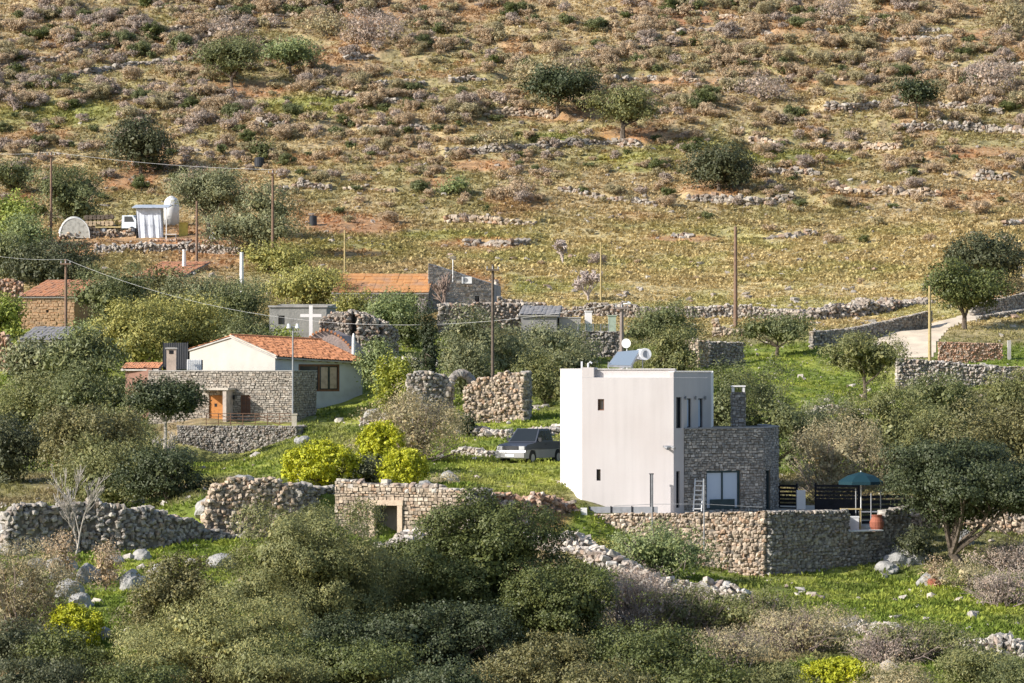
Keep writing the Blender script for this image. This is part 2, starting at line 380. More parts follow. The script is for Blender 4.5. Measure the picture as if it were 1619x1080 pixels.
M_ORDOOR = simple('orange_wood', (.48,.20,.055), .7, .12, 5)
M_BRWOOD = simple('brown_wood', (.17,.075,.04), .7, .15, 5)
M_TEAL = simple('teal_fabric', (.0,.028,.042), .8, .05)
M_WPLAST = simple('white_paint', (.75,.75,.75), .5, .05)
M_BLACKP = simple('black_plastic', (.025,.028,.035), .5)
M_BARK = simple('bark', (.14,.11,.085), .95, .3, 5, bump=.8)
M_BARKL = simple('pale_bark', (.42,.38,.34), .9, .2, 5, bump=.5)
M_TWIG = simple('grey_twig', (.28,.22,.19), .95, .2, 5)
M_CLAY = simple('clay', (.30,.10,.06), .8)
M_GLASS = glassmat('window_glass', (.03,.035,.045))
M_GLASSB = glassmat('sky_painted_glass', (.46,.54,.66), .12)  # sky reflection painted in as a pale blue base colour
# ------------------------------------------------------------------ terrain mesh
def build_ground():
    pxs = np.arange(-520, 2141, 5.0)
    Ds = np.concatenate([np.arange(60, 125, 5), np.arange(125, 280, .5), np.arange(280, 506, .7), np.arange(506, 780, 7)])
    PX, DD = np.meshgrid(pxs, Ds)
    Z = zfun(PX.ravel(), DD.ravel()).reshape(PX.shape)
    X = (PX-CX)/F*DD
    V = np.stack([X, DD, Z], -1).reshape(-1, 3)
    nr, nc = PX.shape
    i = np.arange(nr-1)[:, None]*nc+np.arange(nc-1)[None]
    Fc = np.stack([i, i+1, i+nc+1, i+nc], -1).reshape(-1, 4)
    PY = HY-F*Z/DD
    col = gcol(PX.ravel(), PY.ravel(), X.ravel(), DD.ravel())
    me = new_mesh('ground', V, Fc, attrmat('ground_soil', True), attr=col, smooth=True)
    tag(link('ground', me), kind='structure')
build_ground()

ROADP = [(1372,546),(1400,528),(1470,512),(1525,497),(1619,478),(1760,452),(1760,470),(1619,492),(1540,508),(1502,520),(1484,542),(1478,567),(1424,566),(1400,556)]
def inpoly(px, py, P):
    r = np.zeros(np.shape(px), bool); n = len(P)
    for i in range(n):
        x0, y0 = P[i]; x1, y1 = P[(i+1) % n]
        c = ((y0 > py) != (y1 > py)) & (px < (x1-x0)*(py-y0)/((y1-y0) or 1e-9)+x0); r ^= c
    return r
def drape(name, P, mat, dlo, dhi, off=.04):
    pxs = np.arange(min(p[0] for p in P)-4, max(p[0] for p in P)+5, 4.0); Ds = np.arange(dlo, dhi, .4)
    PX, DD = np.meshgrid(pxs, Ds); Z = zfun(PX.ravel(), DD.ravel()).reshape(PX.shape)+off
    PY = HY-F*(Z-off)/DD; X = (PX-CX)/F*DD; nr, nc = PX.shape
    ok = inpoly(PX, PY, P)
    i = (np.arange(nr-1)[:, None]*nc+np.arange(nc-1)[None])
    keep = (ok[:-1, :-1] & ok[1:, :-1] & ok[:-1, 1:] & ok[1:, 1:]).ravel()
    Fc = np.stack([i, i+1, i+nc+1, i+nc], -1).reshape(-1, 4)[keep]
    V = np.stack([X, DD, Z], -1).reshape(-1, 3)
    used = np.unique(Fc); mp = np.zeros(len(V), int); mp[used] = np.arange(len(used))
    me = new_mesh(name, V[used], mp[Fc], mat, smooth=True)
    return tag(link(name, me), kind='structure')
drape('road', ROADP, simple('road_concrete', (.62,.52,.40), .9, .1, .5, bump=.2), 254, 310)

# ------------------------------------------------------------------ stones
_SB = np.array([(a, b, c) for a in (-.5, .5) for b in (-.5, .5) for c in (-.5, .5)] +
               [(.62,0,0),(-.62,0,0),(0,.62,0),(0,-.62,0),(0,0,.6),(0,0,-.6)], float)
_SB[:8] *= .93; _SB[8:] *= .93
def _sf():
    q = {8: (4,6,7,5), 9: (0,1,3,2), 10: (2,3,7,6), 11: (0,4,5,1), 12: (1,5,7,3), 13: (0,2,6,4)}; r = []
    for c, l in q.items():
        for k in range(4): r.append((c, l[k], l[(k+1) % 4]))
    return np.array(r)
_SF = _sf()
def stones_arr(Cn, S, ang, tilt, rng, jit=.19, flat=False):
    """Cn (n,3) centres, S (n,3) sizes, ang (n) heading, tilt (n,2)"""
    n = len(Cn)
    V = _SB[None]*(1+rng.uniform(-jit, jit, (n, 14, 3)))
    if flat: V[:, 8:] *= .84
    V = V*S[:, None, :]
    cx, sx = np.cos(tilt[:, 0]), np.sin(tilt[:, 0]); y = V[..., 1]*cx[:, None]-V[..., 2]*sx[:, None]; z = V[..., 1]*sx[:, None]+V[..., 2]*cx[:, None]
    V[..., 1] = y; V[..., 2] = z
    cy, sy = np.cos(tilt[:, 1]), np.sin(tilt[:, 1]); x = V[..., 0]*cy[:, None]+V[..., 2]*sy[:, None]; z = -V[..., 0]*sy[:, None]+V[..., 2]*cy[:, None]
    V[..., 0] = x; V[..., 2] = z
    ca, sa = np.cos(ang), np.sin(ang); x = V[..., 0]*ca[:, None]-V[..., 1]*sa[:, None]; y = V[..., 0]*sa[:, None]+V[..., 1]*ca[:, None]
    V[..., 0] = x; V[..., 1] = y
    V = V+Cn[:, None, :]
    Fc = (_SF[None]+(np.arange(n)*14)[:, None, None]).reshape(-1, 3)
    return V.reshape(-1, 3), Fc
def wall_stones(P, rng, cs, th, rough=.15, top_noise=.25, gap=.02, jit=.16, seed=0, lenr=(1., 2.3)):
    """P: list of (x,y,zbase,ztop); returns stone arrays and core polys"""
    Cn = []; S = []; A = []; T = []; core = MB(); s_acc = 0
    for a, b in zip(P[:-1], P[1:]):
        dx, dy = b[0]-a[0], b[1]-a[1]; Ln = math.hypot(dx, dy)
        if Ln < .05: continue
        ang = math.atan2(dy, dx); zb0 = min(a[2], b[2]); zt = max(a[3], b[3])+top_noise
        nx, ny = -dy/Ln, dx/Ln
        z = zb0
        while z < zt:
            ch = cs*rng.uniform(.75, 1.3); s = -rng.uniform(0, cs)
            while s < Ln:
                l = cs*rng.uniform(*lenr); m = min(max(s+l/2, 0), Ln); t = m/Ln
                zbot = a[2]*(1-t)+b[2]*t; ztop = a[3]*(1-t)+b[3]*t+(float(vn((s_acc+m)*1.1, seed*3.3, 4))-.5)*2*top_noise
                ce = ch if top_noise > .055 else min(ch, ztop-z)
                if z+ch > zbot and (z+ch*.6 < ztop if top_noise > .055 else ce > ch*.3):
                    o = rng.normal(0, rough*.22)
                    vj = rng.normal(0, rough*.18)*ch if ce == ch else 0
                    kd = max(1, int(round(th/(cs*2.4)))) if th > cs*3.6 else 1
                    for q_ in range(kd):
                        oo = o+((q_+.5)/kd-.5)*th*.86; jx = rng.normal(0, cs*.3) if kd > 1 else 0
                        if kd > 1 and q_ not in (0, kd-1) and z+ch*1.7 < ztop: continue
                        zz = z+ce/2+vj-(abs((q_+.5)/kd-.5)*1.0*min(th, 1.6)*.5*((z-zbot)/(ztop-zbot+.1)) if kd > 1 else 0)
                        Cn.append((a[0]+dx*t+nx*oo+dx/Ln*jx, a[1]+dy*t+ny*oo+dy/Ln*jx, zz)); S.append((l-gap, (th/kd if kd > 1 else th)*rng.uniform(.88, 1.2), (ce-gap*.6)*(rng.uniform(.85, 1.3) if ce == ch else 1)))
                        A.append(ang+rng.normal(0, rough*.5)); T.append((rng.normal(0, rough*.5), rng.normal(0, rough*.8)))
                s += l
            z += ch
        k = max(1, int(Ln/.8))
        for i in range(k):
            t0, t1 = i/k, (i+1)/k; q = []
            z0 = [a[2]*(1-t)+b[2]*t for t in (t0, t1)]; z1 = [a[3]*(1-t)+b[3]*t-top_noise-.12 for t in (t0, t1)]
            w = th*.36
            p = [(a[0]+dx*t0-nx*w, a[1]+dy*t0-ny*w), (a[0]+dx*t1-nx*w, a[1]+dy*t1-ny*w), (a[0]+dx*t1+nx*w, a[1]+dy*t1+ny*w), (a[0]+dx*t0+nx*w, a[1]+dy*t0+ny*w)]
            if max(z1) > max(z0): core.prism(p, [z0[0], z0[1], z0[1], z0[0]], [max(z1[0], z0[0]+.02), max(z1[1], z0[1]+.02), max(z1[1], z0[1]+.02), max(z1[0], z0[0]+.02)])
        s_acc += Ln
    V, Fc = stones_arr(np.array(Cn), np.array(S), np.array(A), np.array(T), rng, jit)
    return V, Fc, core
def join_mesh(name, V, Fc, core, mats, parent=None, origin=None):
    vs = [tuple(v) for v in V]; n = len(vs); fs = [tuple(f) for f in Fc]
    mi = [0]*len(fs)
    vs += core.v; fs += [tuple(n+i for i in f) for f in core.f]; mi += [1]*len(core.f)
    v = np.array(vs); o = np.array(origin if origin is not None else (v[:, 0].mean(), v[:, 1].mean(), v[:, 2].min()))
    me = new_mesh(name, v-o, fs, mats, midx=mi)
    return link(name, me, parent, None if parent else tuple(o))
_ws = [100]
def stone_wall(name, label, cat, path, mat=S_GRY, group=None, th=.5, cs=.25, rough=.15, top_noise=.15, mort=M_MORT, jit=.16, sub=None, lenr=(1., 2.3)):
    """path: (px, D, ytop[, ybase])"""
    _ws[0] += 1; rng = np.random.default_rng(_ws[0]); P = []; cs = cs*.70; rough = rough+.12; lenr = (.75, 1.75)
    pts = []
    for a, b in zip(path[:-1], path[1:]):
        k = max(1, int(abs(b[0]-a[0])/(sub or 30)))
        for i in range(k):
            t = i/k; pts.append([a[j]*(1-t)+b[j]*t if (a[j] is not None and b[j] is not None) else None for j in range(min(len(a), len(b)))])
    pts.append(list(path[-1]))
    for q in pts:
        px, D, yt = q[:3]; xy = XY(px, D); zb = gz(px, D)-.35 if len(q) < 4 or q[3] is None else ZP(q[3], D)
        zt = ZP(yt, D) if yt > -500 else gz(px, D)+(-yt-1000)
        P.append((xy[0], xy[1], min(zb, zt-.1), zt))
    V, Fc, core = wall_stones(P, rng, cs, th, rough, top_noise, jit=jit, seed=_ws[0], lenr=lenr)
    o = join_mesh(name, V, Fc, core, [mat, mort])
    return tag(o, label, cat, group)
def HT(h): return -(1000+h)     # wall top given as a height above ground

# ------------------------------------------------------------------ wall faces with openings
def t_at(px, A, B):
    k = (px-CX)/F; return (k*A[1]-A[0])/((B[0]-A[0])-k*(B[1]-A[1]))
def hole(A, B, px0, px1, py0, py1):
    t0, t1 = t_at(px0, A, B), t_at(px1, A, B); D = A[1]+(B[1]-A[1])*(t0+t1)/2
    return (t0, t1, ZP(py1, D), ZP(py0, D))
def face(mb, A, B, zA, zB, z0, holes=(), m=0, rev=.18, mr=None):
    """vertical wall A->B (left to right seen from outside); top zA..zB; base z0; holes (t0,t1,zlo,zhi)"""
    A = np.array(A[:2], float); B = np.array(B[:2], float); d = B-A; Ln = np.linalg.norm(d); d = d/Ln; n = np.array((d[1], -d[0]))
    ts = sorted({0., 1.}|{h[0] for h in holes}|{h[1] for h in holes})
    zs = sorted({z0, min(zA, zB)}|{h[2] for h in holes}|{h[3] for h in holes})
    P = lambda t, z, o=0: tuple(A+d*Ln*t+n*o)+(z,)
    for i in range(len(ts)-1):
        for j in range(len(zs)-1):
            tm, zm = (ts[i]+ts[i+1])/2, (zs[j]+zs[j+1])/2
            if any(h[0] < tm < h[1] and h[2] < zm < h[3] for h in holes): continue
            mb.poly([P(ts[i], zs[j]), P(ts[i+1], zs[j]), P(ts[i+1], zs[j+1]), P(ts[i], zs[j+1])], m)
    if abs(zA-zB) > 1e-6:
        zl = min(zA, zB); mb.poly([P(0, zl), P(1, zl), P(1, zB), P(0, zA)] if zA != zl and zB != zl else ([P(0, zl), P(1, zl), P(1, zB)] if zA == zl else [P(0, zl), P(1, zl), P(0, zA)]), m)
    for t0, t1, a, b in holes:
        for q in ([P(t0, a), P(t0, b), P(t0, b, -rev), P(t0, a, -rev)], [P(t1, b), P(t1, a), P(t1, a, -rev), P(t1, b, -rev)],
                  [P(t0, b), P(t1, b), P(t1, b, -rev), P(t0, b, -rev)], [P(t1, a), P(t0, a), P(t0, a, -rev), P(t1, a, -rev)]): mb.poly(q, mr if mr is not None else m)
def facing(A, B, zt0, zt1, z0, holes, rng, cs=.2, proud=.05, gap=.025, lenr=(1., 2.4), rough=.03, dep=.12):
    """stones laid on a wall face"""
    cs = cs*.82
    A = np.array(A[:2], float); B = np.array(B[:2], float); d = B-A; Ln = np.linalg.norm(d); d = d/Ln; n = np.array((d[1], -d[0]))
    Cn = []; S = []; z = z0
    while z < max(zt0, zt1):
        ch = cs*rng.uniform(.7, 1.25); s = -rng.uniform(0, cs*.5)
        while s < Ln:
            l = cs*rng.uniform(*lenr); s0, s1 = max(s, 0), min(s+l, Ln); s += l
            if s1-s0 < cs*.3: continue
            tm = (s0+s1)/2/Ln; zt = zt0*(1-tm)+zt1*tm; za, zb = z, min(z+ch, zt)
            if zb-za < ch*.35: continue
            segs = [(s0, s1)]
            for h in holes:
                if h[2] < (za+zb)/2 < h[3]:
                    a, b = h[0]*Ln, h[1]*Ln; ns = []
                    for p, q in segs:
                        if q <= a or p >= b: ns.append((p, q)); continue
                        if p < a: ns.append((p, a))
                        if q > b: ns.append((b, q))
                    segs = ns
            for p, q in segs:
                if q-p < .06: continue
                c = A+d*(p+q)/2+n*(proud-dep/2+rng.uniform(-.03, .03))
                Cn.append((c[0], c[1], (za+zb)/2)); S.append((q-p-gap, dep, zb-za-gap))
        z += ch
    k = len(Cn); ang = math.atan2(d[1], d[0]); Cn = np.array(Cn); S = np.array(S); Cn[:, 2] += rng.normal(0, cs*.10, k); S *= rng.uniform(.85, 1.12, S.shape)
    return stones_arr(np.array(Cn), np.array(S), np.full(k, ang)+rng.normal(0, .01, k), rng.normal(0, rough*2.2, (k, 2)), rng, .15, flat=True)
def window(parent, origin, A, B, h, fm, gm, bars=1, hb=0, rec=.1, fw=.06, name='window', pane='pane'):
    A = np.array(A[:2], float); B = np.array(B[:2], float); d = B-A; Ln = np.linalg.norm(d); d = d/Ln; n = np.array((d[1], -d[0]))
    D3 = Vector((d[0], d[1], 0)); N3 = Vector((n[0], n[1], 0)); Z3 = Vector((0, 0, 1))
    t0, t1, z0, z1 = h; a, b = t0*Ln, t1*Ln; base = Vector((A[0], A[1], 0))-N3*rec
    f = MB(); w = fw/2
    for s in (a+w, b-w): f.box(base+D3*s+Z3*(z0+z1)/2, D3*w, N3*.04, Z3*(z1-z0)/2)
    for z in (z0+w, z1-w): f.box(base+D3*(a+b)/2+Z3*z, D3*((b-a)/2-fw), N3*.038, Z3*w)
    for k in range(1, bars+1):
        f.box(base+D3*(a+(b-a)*k/(bars+1))+Z3*(z0+z1)/2, D3*w*.8, N3*.034, Z3*((z1-z0)/2-fw))
    for k in range(1, hb+1):
        f.box(base+D3*(a+b)/2+Z3*(z0+(z1-z0)*k/(hb+1)), D3*((b-a)/2-fw), N3*.03, Z3*w*.8)
    o = f.build(name, fm, parent, origin)
    g = MB(); g.box(base-N3*.03+D3*(a+b)/2+Z3*(z0+z1)/2, D3*((b-a)/2-.01), N3*.006, Z3*((z1-z0)/2-.01)); g.build(pane, gm, o, origin)
    return o
def building_wall(parent, origin, faces, mats, roof_pts=None, name='wall'): pass
# ------------------------------------------------------------------ helpers for buildings
def xy3(p, z): return (p[0], p[1], z)
def facewall(name, parent, origin, faces, mats, rng=None, cs=.2, stone=True, extra=None, lenr=(1., 2.4), proud=.05):
    """faces: (A,B,zA,zB,z0,holes)"""
    mb = MB()
    for A, B, zA, zB, z0, hs in faces:
        face(mb, A, B, zA, zB, z0, hs, m=1 if stone else 0)
        if stone:
            V, Fc = facing(A, B, zA, zB, z0, hs, rng, cs=cs, lenr=lenr, proud=proud); mb.arr(V, Fc, 0)
    if extra: extra(mb)
    return mb.build(name, mats, parent, origin)
def tile_roof(name, e0, e1, r0, r1, mat, parent, origin, pitch=.24, row=.38, amp=.045, sub=6):
    e0, e1, r0, r1 = [np.array(p, float) for p in (e0, e1, r0, r1)]
    nu = max(4, int(np.linalg.norm(e1-e0)/pitch))*sub; nv = max(2, int(np.linalg.norm(r0-e0)/row))
    n = np.cross(e1-e0, r0-e0); n = n/np.linalg.norm(n); n = n*(1 if n[2] > 0 else -1)
    u = np.linspace(0, 1, nu+1); vs = []; 
    rg = np.random.default_rng(3); jv = rg.normal(0, .012, (nv, nu//sub+2))
    for k in range(nv):
        for q, off in ((0, .03), (1, 0.0)):
            v = (k+q)/nv
            p = (e0*(1-v)+r0*v)[None]*(1-u[:, None])+(e1*(1-v)+r1*v)[None]*u[:, None]
            h = amp*np.abs(np.sin(u*nu/sub*math.pi))**.7+off+jv[k][(np.arange(nu+1)//sub)]
            vs.append(p+n*h[:, None])
    vs = np.array(vs).reshape(-1, 3); w = nu+1; i = (np.arange(2*nv-1)[:, None]*w+np.arange(nu)[None])
    Fc = np.stack([i, i+1, i+w+1, i+w], -1).reshape(-1, 4)
    m = MB(); m.arr(vs, Fc, 0); t = .10
    a = [p-n*.05 for p in (e0, e1, r1, r0)]; b = [p-n*(t+.05) for p in (e0, e1, r1, r0)]
    m.poly(a, 1); m.poly(b[::-1], 1)
    for k in range(4): m.poly([b[k], b[(k+1) % 4], a[(k+1) % 4], a[k]], 1)
    return m.build(name, [mat, M_CONC], parent, origin, smooth=False)
M_TILE = stonemat('orange_roof_tile', [(.52,.17,.055),(.58,.20,.07),(.48,.15,.05),(.55,.22,.10)])
M_TILE = simple('orange_roof_tile', (.52,.225,.105), .85, .14, 1.6, stain=(.38,.17,.09))
M_TILEOLD = simple('weathered_roof_tile', (.46,.22,.12), .9, .2, 1.5, bump=.8, bscale=7, stain=(.30,.17,.12))
M_OCHEARTH = simple('ochre_render', (.52,.31,.17), .95, .15, 1.0, bump=.5, bscale=5, stain=(.38,.22,.12))
M_CORR = simple('grey_corrugated_sheet', (.26,.25,.25), .7, .1, 1.5)

# ================================================================== WHITE HOUSE
def white_house():
    A, B, Cc, P0 = XY(920, 180), XY(1065, 178.5), XY(1124, 183.5), XY(886, 187)
    E1, E2 = XY(1128, 192), XY(905, 193.5)
    org = (float(A[0]), 180.0, -7.4)
    H = tag(empty('white_house', org), 'two storey white cubic house joined to a slate stone annexe', 'house')
    zb, zt = -9.6, -.233
    hf = [hole(A, B, 945, 955, 631, 649), hole(A, B, 943, 949.5, 742, 760)]
    hr = [hole(B, Cc, 1069, 1077.5, 628, 677), hole(B, Cc, 1086, 1093, 630, 676), hole(B, Cc, 1104, 1111.5, 630, 676), hole(B, Cc, 1069, 1075, 745, 803)]
    def extra(mb):
        mb.poly([xy3(p, zt-.0) for p in (A, B, Cc, E1, E2, P0)], 0)
        # pilaster strip at the left corner
        for P, Q, k in ((P0, A, 0), (Cc, E1, 0), (E1, E2, 0), (E2, P0, 0)): face(mb, P, Q, zt, zt, zb, ())
    mb = MB(); face(mb, A, B, zt, zt, zb, hf, m=1); face(mb, B, Cc, zt, zt, zb, hr, m=1); extra(mb)
    mb.build('wall', [M_WHITE, M_WHITE_DIM], H, org)
    # parapet
    pb = MB()
    def strip(P, Q, off, th, z0, z1, m=0, tr=0):
        P = np.array(P); Q = np.array(Q); d = (Q-P)/np.linalg.norm(Q-P); n = np.array((d[1], -d[0]))
        c = (P+Q)/2-n*(off+th/2); L_ = np.linalg.norm(Q-P)/2-tr
        pb.box((c[0], c[1], (z0+z1)/2), (d[0]*L_, d[1]*L_, 0), (n[0]*th/2, n[1]*th/2, 0), (0, 0, (z1-z0)/2), m)
    a2 = A+(B-A)*.13
    strip(P0, A, .003, .2, zt+.004, .20); strip(a2, B, .38, .2, zt+.004, .19, 1)
    strip(B, Cc, .003, .22, zt+.004, .05, 1); strip(Cc, E1, .003, .2, zt+.004, .05); strip(E1, E2, .003, .2, zt+.004, .12); strip(E2, P0, .003, .2, zt+.004, .12)
    strip(A, a2, .0, .75, zt+.006, .30, 1)
    pb.build('parapet', [M_WHITE, M_WHITE_DIM], H, org)
    cb = MB(); pb = cb
    def strip2(P, Q, off, th, z0, z1, m=0):
        P = np.array(P); Q = np.array(Q); d = (Q-P)/np.linalg.norm(Q-P); n = np.array((d[1], -d[0]))
        c = (P+Q)/2-n*(off+th/2); L_ = np.linalg.norm(Q-P)/2
        cb.box((c[0], c[1], (z0+z1)/2), (d[0]*L_, d[1]*L_, 0), (n[0]*th/2, n[1]*th/2, 0), (0, 0, (z1-z0)/2), m)
    strip2(a2, B, .30, .34, .192, .235); strip2(B, Cc, -.04, .3, .052, .10); strip2(P0, A, -.03, .26, .202, .24)
    cb.build('coping', [simple('coping_stone', (.62,.60,.60), .8)], H, org)
    for k in range(2): window(H, org, A, B, hf[k], M_BRWOOD if k == 0 else M_DARK, M_GLASS, bars=0, rec=.12, fw=.05)
    for k in range(4): window(H, org, B, Cc, hr[k], M_DARK, M_GLASSB if k in (1, 2) else M_GLASS, bars=0, rec=.12, fw=.05)
    # small wall lamps above the side windows
    for px in (1082, 1098, 1113):
        t = t_at(px, B, Cc); p = B+(Cc-B)*t; d = (Cc-B)/np.linalg.norm(Cc-B); n = np.array((d[1], -d[0])); z = ZP(629, p[1])
        m = MB(); c = p+n*.09; m.tube([(p[0], p[1], z), (c[0]+n[0]*.05, c[1]+n[1]*.05, z)], .03, 6); m.tube([(c[0], c[1], z-.10), (c[0], c[1], z+.10)], .055, 8)
        m.build('wall_lamp', M_GREY, H, org)
    # twin floodlights on the front
    p = WP(1054, 706, 178.6); m = MB(); m.box(p+Vector((.0, -.05, .0)), (.2, 0, 0), (0, .05, 0), (0, 0, .05))
    for s in (-.12, .24): m.tube([p+Vector((s, -.08, 0)), p+Vector((s+.16, -.35, -.1))], [.05, .085], 8)
    m.build('floodlight', M_GREY, H, org)
    # flue pipe in front of the wall
    p = WP(1030, 750, 178.0); m = MB(); m.tube([(p.x, p.y, -7.4), (p.x, p.y, p.z)], .09, 10); m.tube([(p.x, p.y, p.z), (p.x, p.y, p.z+.05)], .13, 10)
    m.build('flue_pipe', M_BLACKP, H, org)
    # slate annexe
    Wa, Wb, Wc = XY(1081, 179.85), XY(1206, 182.7), XY(1230, 187.0); Wd, We = XY(1205, 193), XY(1120, 191.5)
    rng = np.random.default_rng(11); zt2, zb2 = ZP(678, 181), -9.0
    hd = [hole(Wa, Wb, 1116, 1170, 744, 806)]; hs = [hole(Wb, Wc, 1209.5, 1217, 743, 806)]
    def ex(mb): mb.poly([xy3(p, zt2-.02) for p in (Wa, Wb, Wc, Wd, We)], 1)
    facewall('annexe_wall', H, org, [(Wa, Wb, zt2, zt2, zb2, hd), (Wb, Wc, zt2, zt2, zb2, hs), (Wc, Wd, zt2, zt2, zb2, ())], [S_DRK, M_MORT], rng, cs=.17, extra=ex)
    m = MB()
    for P, Q in ((Wa, Wb), (Wb, Wc), (Wc, Wd)):
        d = (Q-P)/np.linalg.norm(Q-P); n = np.array((d[1], -d[0])); c = (P+Q)/2-n*.1; l = np.linalg.norm(Q-P)/2
        m.box((c[0], c[1], zt2+.035), (d[0]*l, d[1]*l, 0), (n[0]*.19, n[1]*.19, 0), (0, 0, .035))
    m.build('annexe_coping', [simple('dark_coping', (.26,.26,.27), .8)], H, org)
    M_TEALF = simple('dark_teal_frame', (.02,.045,.055), .5)
    w = window(H, org, Wa, Wb, hd[0], M_TEALF, M_GLASSB, bars=1, hb=0, rec=.10, fw=.11, name='glazed_door')
    dd = (Wb-Wa)/np.linalg.norm(Wb-Wa); nn = np.array((dd[1], -dd[0]))
    t0, t1, z0, z1 = hd[0]; c = Wa+(Wb-Wa)*(t0+t1)/2-nn*.06; m = MB()
    m.box((c[0], c[1], z0+.3), (dd[0]*.8, dd[1]*.8, 0), (nn[0]*.02, nn[1]*.02, 0), (0, 0, .26)); m.build('door_panel', M_TEALF, w, org)
    window(H, org, Wb, Wc, hs[0], M_TEALF, M_GLASS, bars=0, rec=.1, fw=.05, name='side_door')
    # stone chimney
    cx = XY(1167, 184.5); z1 = ZP(620, 184.5); a = .34
    q = [(cx[0]-a, cx[1]-a), (cx[0]+a, cx[1]-a-.02), (cx[0]+a, cx[1]+a), (cx[0]-a, cx[1]+a)]
    ch = facewall('chimney', H, org, [(q[0], q[1], z1, z1, zt2, ()), (q[1], q[2], z1, z1, zt2, ()), (q[3], q[0], z1, z1, zt2, ())], [S_DRK, M_MORT], rng, cs=.17,
             extra=lambda mb: mb.poly([xy3(p, z1) for p in q], 1))
    m = MB()
    for sx in (-1, 1):
        for sy in (-1, 1): m.abox(cx[0]+sx*.28-.06, cx[0]+sx*.28+.06, cx[1]+sy*.28-.06, cx[1]+sy*.28+.06, z1+.003, z1+.28)
    m.abox(cx[0]-.38, cx[0]+.38, cx[1]-.38, cx[1]+.38, z1+.283, z1+.36); m.build('chimney_cap', M_WHITE, ch, org)
    # things standing on the roof and by the wall (own objects)
    zr = zt
    S = WP(985, 570, 184); S = Vector((S.x, 184.0, zr))
    T = tag(empty('solar_water_heater', S), 'tilted solar panel with white round tank on the flat roof of the white house', 'solar heater')
    m = MB(); p0, p1 = WP(960, 578, 183.2), WP(998, 579, 182.6); p2, p3 = WP(1013, 553, 184.6), WP(976, 556, 185.0)
    nrm = (p1-p0).cross(p3-p0).normalized(); nrm = nrm if nrm.z > 0 else -nrm
    m.poly([p0, p1, p2, p3]); q = [p-nrm*.09 for p in (p0, p1, p2, p3)]; m.poly(q[::-1])
    P4 = [p0, p1, p2, p3]
    for k in range(4): m.poly([q[k], q[(k+1) % 4], P4[(k+1) % 4], P4[k]])
    pn = m.build('panel', M_GREY, T, S)
    m = MB(); ce = (p0+p1+p2+p3)/4; m.poly([ce+(p-ce)*.93+nrm*.01 for p in P4]); m.build('collector_glass', glassmat('collector_glass', (.22,.27,.33), .15), pn, S)
    m = MB()
    for b in (WP(1000, 560, 184.8), WP(1016, 560, 185.0), WP(962, 575, 183.3)): m.tube([(b.x, b.y, zr+.23), (b.x, b.y, b.z+.1)], .03, 6)
    m.tube([WP(1014, 566, 184.7), WP(970, 590, 184.9)], .025, 6)
    m.build('stand', M_GREY, T, S)
    m = MB(); c = WP(1019, 560, 184.2); m.tube([c+Vector((.0, -.05, 0)), c+Vector((.05, -.30, 0))], .32, 20); m.tube([c+Vector((-.22, 1.1, 0)), c+Vector((.0, -.05, 0))], .29, 20); m.tube([c+Vector((.05,-.30,0)), c+Vector((.065,-.325,0))], [.2,.2], 16, m=1)
    m.build('tank', [M_WPLAST, M_GREY], T, S)
    # vent on the roof
    v = WP(930, 578, 183.5); V = tag(empty('roof_vent', (v.x, v.y, zr)), 'small curved vent pipe on the left end of the white house roof', 'vent')
    m = MB(); m.tube([(v.x, v.y, zr), (v.x, v.y, v.z+.12), (v.x+.1, v.y, v.z+.2), (v.x+.2, v.y, v.z+.12)], .05, 8); m.build('pipe', M_WPLAST, V, (v.x, v.y, zr))
    m = MB(); m.abox(v.x-.4, v.x-.3, v.y-.05, v.y+.05, zr, v.z+.22); m.build('post', M_WPLAST, V, (v.x, v.y, zr))
white_house()

